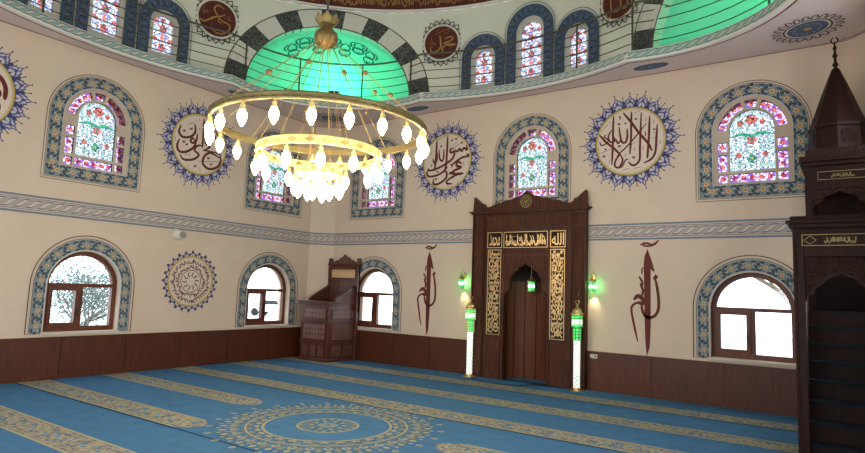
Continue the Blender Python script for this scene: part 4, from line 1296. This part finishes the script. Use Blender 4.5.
def arabic(body, w, h, parent, x, z, out, name):
    """lettering set in Arabic presentation forms, fitted in a w by h box"""
    c = bpy.data.curves.new(name, 'FONT'); c.body = body; c.extrude = 0.0
    t = bpy.data.objects.new('tmp', c); COL.objects.link(t)
    bpy.context.view_layer.update()
    me = bpy.data.meshes.new_from_object(t.evaluated_get(bpy.context.evaluated_depsgraph_get()))
    bpy.data.objects.remove(t)
    xs = [v.co.x for v in me.vertices]; ys = [v.co.y for v in me.vertices]
    sx = w / (max(xs) - min(xs)); sy = h / (max(ys) - min(ys))
    for v in me.vertices:
        v.co = Vector((x - w / 2 + (v.co.x - min(xs)) * sx, -out, z - h / 2 + (v.co.y - min(ys)) * sy))
    me.materials.clear(); me.materials.append(M['gold'])
    o = bpy.data.objects.new(name, me); COL.objects.link(o); o.parent = parent
    return o
def gilt_frame(b, x0, z0, x1, z1, w, t=.014, mat='gold'):
    b.ring([(x0, z0), (x1, z0), (x1, z1), (x0, z1)], [(x0 + t, z0 + t), (x1 - t, z0 + t), (x1 - t, z1 - t), (x0 + t, z1 - t)], w, w + .008, mat)
for x0, z0, x1, z1, key in ((-.90, 2.71, -.55, 3.04, 'a'), (-.51, 2.71, .48, 3.04, 'c'), (.54, 2.71, .86, 3.04, 'b'), (-.88, .90, -.565, 2.67, 'v'), (.545, .90, .85, 2.67, 'v')):
    b = MB(); b.box(x0, -.150, z0, x1, -.13, z1, 'mwood'); gilt_frame(b, x0, z0, x1, z1, .150, .010)
    pn = b.build('inscription_panel', mh)
    cx_, cz_ = (x0 + x1) / 2, (z0 + z1) / 2
    if key == 'a': arabic('\ufeaa\ufee4\ufea4\ufee3', .25, .25, pn, cx_, cz_, .156, 'gilt_lettering')
    elif key == 'b': arabic('\ufeea\ufee0\ufedf\u0627', .25, .24, pn, cx_, cz_, .156, 'gilt_lettering')
    elif key == 'c':
        b = MB(); put(b, script_strokes(.93, .27, random.Random(21), 1.6, .017), lambda u, v: (x0 + .03 + u, z0 + .03 + v), .156, 'gold')
        put(b, script_strokes(.93, .14, random.Random(22), 1.3, .013), lambda u, v: (x0 + .03 + u, z0 + .03 + v), .157, 'gold'); b.build('gilt_lettering', pn)
    else:
        b = MB(); rnd = random.Random(31 if cx_ < 0 else 47)
        z = z0 + .03
        while z < z1 - .08:
            put(b, script_strokes(.26, .12, rnd, 1.5, .0095), lambda u, v, z=z: (x0 + .022 + u, z + v), .156 + rnd.random() * .001, 'gold'); z += .085
        b.build('gilt_lettering', pn)

# lantern hanging in the niche
def lantern(name, loc, label, s=1.0, hang=0.0, arm=False, groupl=None):
    root = empty(name, loc); tag(root, label, 'lantern')
    b = MB(); b.lathe([(.030 * s, -.005), (.075 * s, 0), (.075 * s, .012), (.055 * s, .02)], (0, 0, 0), 'brass', 6); b.build('base', root)
    b = MB(); b.lathe([(.055 * s, .018), (.066 * s, .03), (.066 * s, .185), (.055 * s, .195)], (0, 0, 0), 'green', 6); gl = b.build('glass', root)
    b = MB(); b.lathe([(.0675 * s, .07), (.0675 * s, .145)], (0, 0, 0), 'greenw', 6); b.build('lit_panel', gl)
    b = MB()
    for i in range(6):
        a = 2 * pi * i / 6; b.tube([(.068 * s * cos(a), .068 * s * sin(a), .015), (.068 * s * cos(a), .068 * s * sin(a), .2)], .004, 'lattice', 4)
    for z in (.07, .145): b.tube([(.069 * s * cos(2 * pi * i / 6), .069 * s * sin(2 * pi * i / 6), z) for i in range(6)], .0035, 'lattice', 4, True)
    b.build('cage', root)
    b = MB(); b.lathe([(.085 * s, .192), (.085 * s, .205), (.055 * s, .24), (.03 * s, .27), (.012 * s, .30), (.018 * s, .32), (.001, .35)], (0, 0, 0), 'brass', 6); b.build('cap', root)
    if hang:
        b = MB(); b.tube([(0, 0, .34), (0, 0, .34 + hang)], .004, 'plastic', 5); b.build('chain', root)
    if arm:
        b = MB(); b.tube([(0, 0, .34), (0, .03, .39), (0, .09, .36), (0, .14, .28)], .008, 'brass', 6); b.box(-.025, .132, .2, .025, .15, .34, 'brass'); b.build('wall_bracket', root)
    return root
lantern('hanging_lantern', (6.05, .10, 1.82), 'small green glass lantern hanging inside the arch of the niche', 1.15, hang=.26)
light('lantern_light', 'POINT', (6.05, .0, 1.93), 1.5, (.25, 1, .35), shadow_soft_size=.06)
for x, side, other in ((4.50, 'left', 'pen-shaped script'), (7.43, 'right', 'white socket')):
    lantern('wall_lantern', (x, -.155, 1.84), 'green glass wall lantern on the plaster just %s of the carved niche' % side, 1.0, arm=True)
    light('lantern_light', 'POINT', (x, -.07, 1.97), 2.2, (.12, 1, .2), shadow_soft_size=.04)
    light('lantern_light', 'SPOT', (x, -.10, 1.82), 9, (1, .86, .45), direction=(0, .35, -1), spot_size=radians(75), spot_blend=1, shadow_soft_size=.03)

# ---- lit columns either side of the niche
def light_column(x, y, label):
    root = empty('light_column', (x, y, 0)); tag(root, label, 'lamp')
    b = MB(); b.lathe([(.14, 0), (.14, .015), (.11, .03), (.075, .04), (.07, .06)], (0, 0, 0), 'brass', 24); b.build('base', root, smooth=False)
    b = MB(); b.lathe([(.062, .05), (.062, .92)], (0, 0, 0), 'colwhite', 16); sh = b.build('lit_shaft', root, smooth=True)
    b = MB()
    for i in range(8):
        for k_ in range(22):
            a = 2 * pi * (i + .5 * (k_ % 2)) / 8; z = .08 + .0385 * k_; h = .016
            b.add([(.066 * cos(a + d), .066 * sin(a + d), z + e) for d, e in ((-.28, 0), (0, -h), (.28, 0), (0, h))], [(0, 1, 2, 3)], 'lattice')
    b.build('pierced_pattern', sh)
    for nm, z0, z1, hw in (('lower_lantern', .925, 1.165, .078), ('upper_lantern', 1.175, 1.405, .105)):
        b = MB(); b.lathe([(hw * .7, z0), (hw, z0 + .015), (hw, z1 - .015), (hw * .8, z1)], (0, 0, 0), 'green', 8); g = b.build(nm, root)
        b = MB()
        for i in range(8):
            a = 2 * pi * i / 8; b.tube([(hw * 1.01 * cos(a), hw * 1.01 * sin(a), z0), (hw * 1.01 * cos(a), hw * 1.01 * sin(a), z1)], .009, 'brass', 4)
        for z in (z0 + .01, z0 + .062, z0 + .115, z0 + .168, z1 - .01): b.tube([(hw * 1.01 * cos(2 * pi * i / 8), hw * 1.01 * sin(2 * pi * i / 8), z) for i in range(8)], .006, 'lattice', 4, True)
        b.build('cage', g)
        if nm[0] == 'u':
            b = MB(); b.lathe([(hw * 1.003, z0 + .05), (hw * 1.003, z0 + .14)], (0, 0, 0), 'greenw', 8); b.build('lit_panel', g)
    b = MB(); b.lathe([(.075, 1.40), (.12, 1.41), (.12, 1.43), (.095, 1.45), (.085, 1.49), (.05, 1.53), (.02, 1.55), (.025, 1.57), (.012, 1.585), (.008, 1.61)], (0, 0, 0), 'brass', 16); cp = b.build('domed_cap', root)
    b = MB(); b.tube([(.035 * cos(t), 0, 1.645 + .035 * sin(t)) for t in [radians(120 + 300 * j / 12) for j in range(13)]], .006, 'brass', 5); b.build('crescent_finial', cp)
    light('column_light', 'POINT', (x, y - .16, 1.25), 1.0, (.2, 1, .3), shadow_soft_size=.08)
light_column(4.85, -.30, 'glowing white column with green lantern top, left of the carved niche')
light_column(7.20, -.30, 'glowing white column with green lantern top, right of the carved niche')

# ---- socket, cable, wall fixture
r_ = empty('wall_socket', (7.43, -.03, .60)); tag(r_, 'white power socket with a plug on the wood panelling right of the niche', 'socket')
b = MB(); b.box(-.07, -.012, 0, .07, 0, .075, 'plastic'); b.build('plate', r_, bevel=.003)
b = MB(); b.lathe([(.024, 0), (.024, .03), (.015, .045)], (0, 0, 0), 'plastic', 12); b.v = [(x - .035, -.012 - z, .037 + y) for x, y, z in b.v]; b.build('plug', r_)
b = MB(); b.disc(.035, .037, .024, .0125, 'grille', 14); b.build('outlet', r_)
b = MB(); b.tube(cat3 := [tuple(p) for p in [(4.90, -.36, .012), (5.05, -.5, .012), (5.3, -.66, .012), (5.6, -.72, .012), (5.9, -.74, .012), (6.15, -.68, .012), (6.3, -.50, .012), (6.28, -.34, .012), (6.42, -.26, .012), (6.62, -.30, .012), (6.98, -.24, .012)]], .010, 'cable', 6)
b.tube([(6.25, -.42, .014), (6.18, -.3, .03), (6.3, -.22, .02), (6.45, -.3, .014), (6.3, -.40, .022)], .010, 'cable', 6)
tag(b.build('power_cable'), 'dark cable looping over the carpet in front of the carved niche', 'cable')
r_ = empty('wall_fixture', on_left(-4.20, 2.73, 0), LW); tag(r_, 'small round white fixture on the left wall just under the braid band', 'wall fixture')
b = MB(); b.box(-.05, -.05, -.04, .05, 0, .12, 'plastic'); b.build('mount', r_, bevel=.008)
b = MB(); b.lathe([(.085, 0), (.10, .01), (.105, .08), (.095, .11), (.08, .115)], (0, 0, 0), 'plastic', 24)
b.v = [(x + .02 + z * .55, -.05 - z * .85, y * .95) for x, y, z in b.v]; hd = b.build('housing', r_, smooth=False)
b = MB(); b.lathe([(.001, .118), (.078, .117)], (0, 0, 0), 'grille', 24); b.v = [(x + .02 + z * .55, -.05 - z * .85, y * .95) for x, y, z in b.v]; b.build('grille', hd)

# ================================================================== PREACHER'S SEAT (left of the niche, in the corner)
ks_ = empty('preaching_desk', (.90, -.50, 0)); tag(ks_, 'carved walnut preaching seat with high inscribed back in the far corner', 'preaching seat')
X0, X1, Y0, Y1 = -.46, .46, -.48, .44
b = MB(); b.box(X0, Y0, 0, X1, Y1, 1.33, 'kwood'); b.box(X0 - .03, Y0 - .03, 0, X1 + .03, Y1, .07, 'kwood'); b.box(X0 - .015, Y0 - .015, .42, X1 + .015, Y1, .46, 'kwood'); b.box(X0 - .015, Y0 - .015, .92, X1 + .015, Y1, .95, 'kwood')
b.build('body', ks_, bevel=.004)
b = MB(); b.box(X0 - .06, Y0 - .08, 1.33, X1 + .05, Y0 + .30, 1.375, 'kwood'); b.box(X0 - .09, Y0 - .11, 1.375, X1 + .07, Y0 + .32, 1.42, 'kwood'); b.build('reading_ledge', ks_, bevel=.006)
def cpanel(x0, z0, x1, z1, face, big=False):
    b = MB(); g = .022
    b.ring([(x0, z0), (x1, z0), (x1, z1), (x0, z1)], [(x0 + g, z0 + g), (x1 - g, z0 + g), (x1 - g, z1 - g), (x0 + g, z1 - g)], 0, .022, 'kwood')
    b.box(x0 + g, -.008, z0 + g, x1 - g, 0, z1 - g, 'kwoodc')
    if big:
        nx = max(2, int((x1 - x0) / .11)); nz = max(1, int((z1 - z0) / .11))
        for i in range(nx):
            for j in range(nz):
                cx_, cz_ = x0 + g + (x1 - x0 - 2 * g) * (i + .5) / nx, z0 + g + (z1 - z0 - 2 * g) * (j + .5) / nz; r = .036
                b.stroke([(cx_ + r * cos(2 * pi * q / 6), cz_ + r * sin(2 * pi * q / 6)) for q in range(6)], .014, .013, 'kglint', smooth=False, closed=True)
                b.disc(cx_, cz_, .014, .013, 'kglint', 6)
    if face == 'F': b.v = [(x, Y0 + y, z) for x, y, z in b.v]
    else: b.v = [(X1 - y, x, z) for x, y, z in b.v]
    b.build('carved_panel', ks_)
cpanel(X0 + .07, 1.00, X1 - .07, 1.27, 'F', True); cpanel(X0 + .07, .49, X1 - .07, .90, 'F', True)
for i in range(3):
    w_ = (X1 - X0 - .14) / 3; cpanel(X0 + .07 + i * w_ + .01, .10, X0 + .07 + (i + 1) * w_ - .01, .40, 'F')
cpanel(Y0 + .10, 1.00, Y1 - .04, 1.23, 'S', True); cpanel(Y0 + .10, .49, Y1 - .04, .90, 'S')
for i in range(2):
    w_ = (Y1 - Y0 - .14) / 2; cpanel(Y0 + .10 + i * w_ + .01, .10, Y0 + .10 + (i + 1) * w_ - .01, .40, 'S')
for s in (0, 1):     # sloping arms
    b = MB(); prof = [(Y0 + .20, 1.33), (Y1, 1.33), (Y1, 1.82), (Y1 - .1, 1.76), (Y0 + .26, 1.48), (Y0 + .20, 1.44)]
    xa = X0 if s == 0 else X1 - .05
    n = len(prof)
    b.add([(xa, y, z) for y, z in prof] + [(xa + .05, y, z) for y, z in prof], [tuple(range(n)), tuple(range(2 * n - 1, n - 1, -1))] + [(i, n + i, n + (i + 1) % n, (i + 1) % n) for i in range(n)], 'kwood')
    top = [(xa - .015, prof[k][0], prof[k][1]) for k in (5, 4, 3, 2)]
    for p, q in zip(top, top[1:]):
        b.add([(p[0], p[1], p[2]), (p[0] + .08, p[1], p[2]), (q[0] + .08, q[1], q[2]), (q[0], q[1], q[2]), (p[0], p[1], p[2] + .035), (p[0] + .08, p[1], p[2] + .035), (q[0] + .08, q[1], q[2] + .035), (q[0], q[1], q[2] + .035)], [(0, 1, 2, 3), (4, 7, 6, 5), (0, 4, 5, 1), (1, 5, 6, 2), (2, 6, 7, 3), (3, 7, 4, 0)], 'kwood')
    if s == 1: b.add([(X1 + .004, y, z) for y, z in ((Y0 + .34, 1.36), (Y1 - .08, 1.36), (Y1 - .08, 1.70), (Y0 + .38, 1.49))], [(0, 1, 2, 3)], 'kwoodc')
    b.build('arm', ks_)
BX0, BX1 = -.47, .56
b = MB(); b.box(BX0, Y1 - .05, 1.15, BX1, Y1, 2.34, 'kwood'); b.box(BX0, Y1 - .075, 0, BX0 + .06, Y1, 2.36, 'kwood'); b.box(BX1 - .06, Y1 - .075, 0, BX1, Y1, 2.36, 'kwood'); b.box(BX0 - .02, Y1 - .09, 2.32, BX1 + .02, Y1, 2.36, 'kwood')
b.box(BX0 + .06, Y1 - .06, 1.95, BX1 - .06, Y1 - .04, 1.97, 'kwood')
b.build('back_panel', ks_, bevel=.004)
hw_ = (BX1 - BX0) / 2; mx_ = (BX1 + BX0) / 2
cp_ = [(0, 2.60), (.05, 2.54), (.14, 2.51), (.20, 2.46), (.30, 2.44), (.38, 2.38), (.43, 2.42), (.45, 2.50), (.53, 2.50), (.55, 2.36)]
cp_ = [(-x, z) for x, z in reversed(cp_[1:])] + cp_
b = MB(); b.prism([(mx_ + x, z) for x, z in cp_], -Y1, -Y1 + .05, 'kwoodc'); b.build('crest', ks_)
b = MB(); b.box(BX0 + .13, Y1 - .058, 2.02, BX1 - .13, Y1 - .045, 2.20, 'petal'); gilt_frame(b, BX0 + .12, 2.01, BX1 - .12, 2.21, -Y1 + .058, .012)
put(b, script_strokes(.74, .16, random.Random(5), 1.3, .016), lambda u, v: (BX0 + .16 + u, 2.03 + v), -Y1 + .062, 'gold'); b.build('inscription_panel', ks_)

# ================================================================== MINBAR (pulpit)
mb = empty('pulpit', (11.375, 0, 0)); tag(mb, 'tall dark wooden pulpit with carved portal, stairs and pointed spire at the right edge', 'pulpit')
PW = .45
PY0, PY1 = -3.30, -3.12
b = MB()
for s in (-1, 1):
    x0, x1 = sorted((s * (PW), s * (PW - .11)))
    b.box(x0, PY0, 0, x1, PY1, 2.62, 'mwood')
    x0, x1 = sorted((s * (PW - .02), s * (PW - .035))); b.box(x0, PY0 - .012, .05, x1, PY0, 2.58, 'mwoodc')
b.box(-PW + .10, PY0 + .004, 2.30, PW - .10, PY1, 2.62, 'mwood')
b.build('portal', mb, bevel=.005)
b = MB(); b.box(-PW - .03, PY0 - .04, 2.62, PW + .03, PY1 + .04, 2.67, 'mwood'); b.box(-PW - .06, PY0 - .07, 2.67, PW + .06, PY1 + .07, 2.71, 'mwood'); b.box(-PW - .02, PY0 - .02, 2.71, PW + .02, PY1, 2.76, 'mwoodc'); b.build('portal_cornice', mb, bevel=.004)
op = [(-.36, 1.78), (-.33, 1.86), (-.27, 1.89), (-.25, 1.96), (-.18, 2.00), (-.14, 2.07), (-.06, 2.09), (0, 2.14)]
op = op + [(-x, z) for x, z in reversed(op[:-1])]
b = MB(); poly = [(-.36, 2.31)] + op[0:] + [(.36, 2.31)]
b.prism(poly, -PY1 + .03, -PY0 - .03, 'mwoodc'); b.stroke(op, .03, -PY0 - .025, 'mwood', smooth=False, taper=1); b.build('carved_arch', mb)
b = MB(); gilt_frame(b, -.36, 2.42, .36, 2.55, -PY0, .008, 'oldbrass')
put(b, script_strokes(.30, .08, random.Random(9), 1.2, .009), lambda u, v: (-.15 + u, 2.445 + v), -PY0 + .004, 'oldbrass')
b.stroke([(-.34, 2.485), (-.28, 2.53), (-.22, 2.485), (-.28, 2.44)], .008, -PY0 + .004, 'oldbrass', smooth=False, closed=True); b.stroke([(.34, 2.485), (.28, 2.53), (.22, 2.485), (.28, 2.44)], .008, -PY0 + .004, 'oldbrass', smooth=False, closed=True)
b.build('inscription_panel', mb)
for i in range(8):
    y = -3.15 + .26 * i; z = .21 * (i + 1); y2 = y + .26 if i < 7 else -.16
    b = MB(); b.box(-.395, y, z - .21, .395, y2, z - .02, 'mwood'); stp = b.build('step', mb)
    b = MB(); b.box(-.395, y - .025, z - .02, .395, y2, z, 'tread'); b.build('tread', stp)
for s in (-1, 1):     # side walls with sloping handrail
    xa, xb = sorted((s * .40, s * .43))
    pr_ = [(-3.12, 0), (-.05, 0), (-.05, 2.25), (-1.15, 2.25), (-3.12, .95)]
    n = 5; b = MB()
    b.add([(xa, y, z) for y, z in pr_] + [(xb, y, z) for y, z in pr_], [tuple(range(n)), tuple(range(2 * n - 1, n - 1, -1))] + [(i, n + i, n + (i + 1) % n, (i + 1) % n) for i in range(n)], 'mwood')
    b.build('side_wall', mb)
    b = MB(); b.tube([(s * .415, -3.12, .97), (s * .415, -1.15, 2.27)], .03, 'mwood', 6); b.build('handrail', mb)
TY0, TY1 = -1.10, -.10; TW = .42
for sx in (-1, 1):
    for yy in (TY0, TY1 - .08):
        b = MB(); x0, x1 = sorted((sx * TW, sx * (TW - .08))); b.box(x0, yy, 1.68, x1, yy + .08, 3.76, 'mwood'); b.build('canopy_post', mb)
b = MB()
for yy in (TY0 + .004, TY1 - .054): b.box(-TW + .055, yy, 3.42, TW - .055, yy + .05, 3.755, 'mwood')
for sx in (-1, 1):
    x0, x1 = sorted((sx * (TW - .004), sx * (TW - .05))); b.box(x0, TY0 + .06, 3.42, x1, TY1 - .06, 3.755, 'mwood')
for yy, w0 in ((TY0, 0),):
    ar = [(-.35, 3.10), (-.30, 3.20), (-.22, 3.24), (-.18, 3.31), (-.08, 3.34), (0, 3.38)]; ar = ar + [(-x, z) for x, z in reversed(ar[:-1])]
    b.prism([(-.35, 3.43)] + ar + [(.35, 3.43)], -TY0 - .05, -TY0 - .01, 'mwoodc')
gilt_frame(b, -.26, 3.55, .36, 3.67, -TY0, .008, 'oldbrass')
put(b, script_strokes(.28, .07, random.Random(10), 1.2, .009), lambda u, v: (-.10 + u, 3.575 + v), -TY0 + .004, 'oldbrass')
b.build('canopy_frieze', mb)
b = MB(); b.box(-TW, -.14, 1.68, TW, -.10, 3.42, 'mwood'); b.build('canopy_back', mb)
b = MB(); b.box(-TW - .03, TY0 - .03, 3.76, TW + .03, TY1 + .03, 3.82, 'mwood'); b.box(-TW - .06, TY0 - .06, 3.82, TW + .06, TY1 + .06, 3.90, 'mwood'); b.box(-TW + .02, TY0 + .02, 3.90, TW - .02, TY1 - .02, 4.02, 'mwoodc'); b.build('canopy_cornice', mb, bevel=.005)
b = MB(); yc = (TY0 + TY1) / 2
b.lathe([(.43, 4.02), (.43, 4.06), (.40, 4.07), (.37, 4.36), (.39, 4.38), (.39, 4.42), (.36, 4.43)], (0, yc, 0), 'mwood', 8)
for i in range(8):
    a = 2 * pi * (i + .5) / 8; r = .385 * cos(pi / 8); t = (-sin(a), cos(a))
    vs = [(r * cos(a) + t[0] * d * .1, yc + r * sin(a) + t[1] * d * .1, z) for d, z in ((-1, 4.10), (1, 4.10), (.9, 4.30), (0, 4.34), (-.9, 4.30))]
    vs = [(x * 1.03, yc + (y - yc) * 1.03, z) for x, y, z in vs]; b.add(vs, [(0, 1, 2, 3, 4)], 'mwoodc')
b.build('spire_drum', mb)
b = MB(); b.lathe([(.375, 4.42), (.30, 4.62), (.20, 4.92), (.10, 5.20), (.05, 5.33), (.001, 5.36)], (0, yc, 0), 'mwood', 8); b.build('spire', mb)
b = MB(); b.lathe([(.035, 5.30), (.02, 5.36), (.045, 5.40), (.02, 5.44), (.018, 5.50), (.038, 5.54), (.018, 5.58), (.015, 5.63), (.03, 5.66), (.012, 5.70), (.010, 5.74)], (0, yc, 0), 'mwood', 12)
b.tube([(.045 * cos(t), yc, 5.785 + .045 * sin(t)) for t in [radians(110 + 320 * j / 12) for j in range(13)]], .010, 'mwood', 5); b.build('finial', mb)

# ================================================================== OUTSIDE
b = MB(); b.box(-40, -30, -1.2, 0 - .41, 45, -1.0, 'ground'); b.box(-.41, .41, -1.2, 50, 45, -1.0, 'ground'); tag(b.build('ground'), kind='structure')
def tree(loc, H, spread, nleaf, seed, label, leaf=True):
    rnd = random.Random(seed); root = empty('tree', loc); tag(root, label, 'tree')
    b = MB(); tips = []
    def grow(p, d, l, r, lev):
        q = p + d * l; b.tube([tuple(p), tuple(p.lerp(q, .5) + Vector((rnd.uniform(-1, 1), rnd.uniform(-1, 1), 0)) * l * .05), tuple(q)], r, 'bark', 5)
        if lev == 0: tips.append(q); return
        for _ in range(4 if lev > 1 else 3):
            nd = (d + Vector((rnd.uniform(-1, 1), rnd.uniform(-1, 1), rnd.uniform(-.3, .6))) * spread).normalized()
            grow(q, nd, l * .68, r * .5, lev - 1)
    grow(Vector((0, 0, 0)), Vector((0, 0, 1)), H * .36, H * .022, 4)
    b.build('trunk', root)
    if leaf:
        b = MB()
        for _ in range(nleaf):
            c = rnd.choice(tips) + Vector((rnd.gauss(0, .3), rnd.gauss(0, .3), rnd.gauss(0, .3)))
            u = Vector((rnd.gauss(0, 1), rnd.gauss(0, 1), rnd.gauss(0, 1))).normalized(); v = u.orthogonal().normalized(); s = rnd.uniform(.014, .034)
            b.add([c - u * s, c + v * s * .5, c + u * s, c - v * s * .5], [(0, 1, 2, 3)], 'leaf')
        b.build('foliage', root)
tree((-3.0, -4.75, -1.0), 3.1, 1.1, 9500, 3, 'pale leafy tree filling the view through the middle window of the left wall')
tree((10.6, 8.0, -1.0), 5.5, .8, 0, 8, 'bare tree outside the right arched window', leaf=False)
def car(loc, rz, label):
    root = empty('parked_car', loc, rz); tag(root, label, 'car')
    side = [(-2.1, .35), (-2.15, .75), (-1.9, .95), (-1.2, 1.0), (-.6, 1.42), (.7, 1.45), (1.4, 1.05), (2.1, .95), (2.15, .4)]
    b = MB(); b.prism(side, -.85, .85, 'car'); b.build('body', root, bevel=.05)
    b = MB()
    for w in (-.86, .855): b.prism([(-1.05, 1.02), (-.55, 1.36), (.65, 1.38), (1.2, 1.05)], w, w + .006, 'carglass')
    b.build('side_window', root)
    for x in (-1.35, 1.35):
        for y in (-.8, .8):
            b = MB(); b.lathe([(.2, -.1), (.33, -.1), (.33, .1), (.2, .1)], (0, 0, 0), 'tyre', 20); b.v = [(x + p, y + r, .33 + q) for p, q, r in b.v]; b.build('wheel', root)
car((-30.5, 24.4, -1.0), radians(20), 'white parked car with dark window, seen through the left wall window nearest the corner')
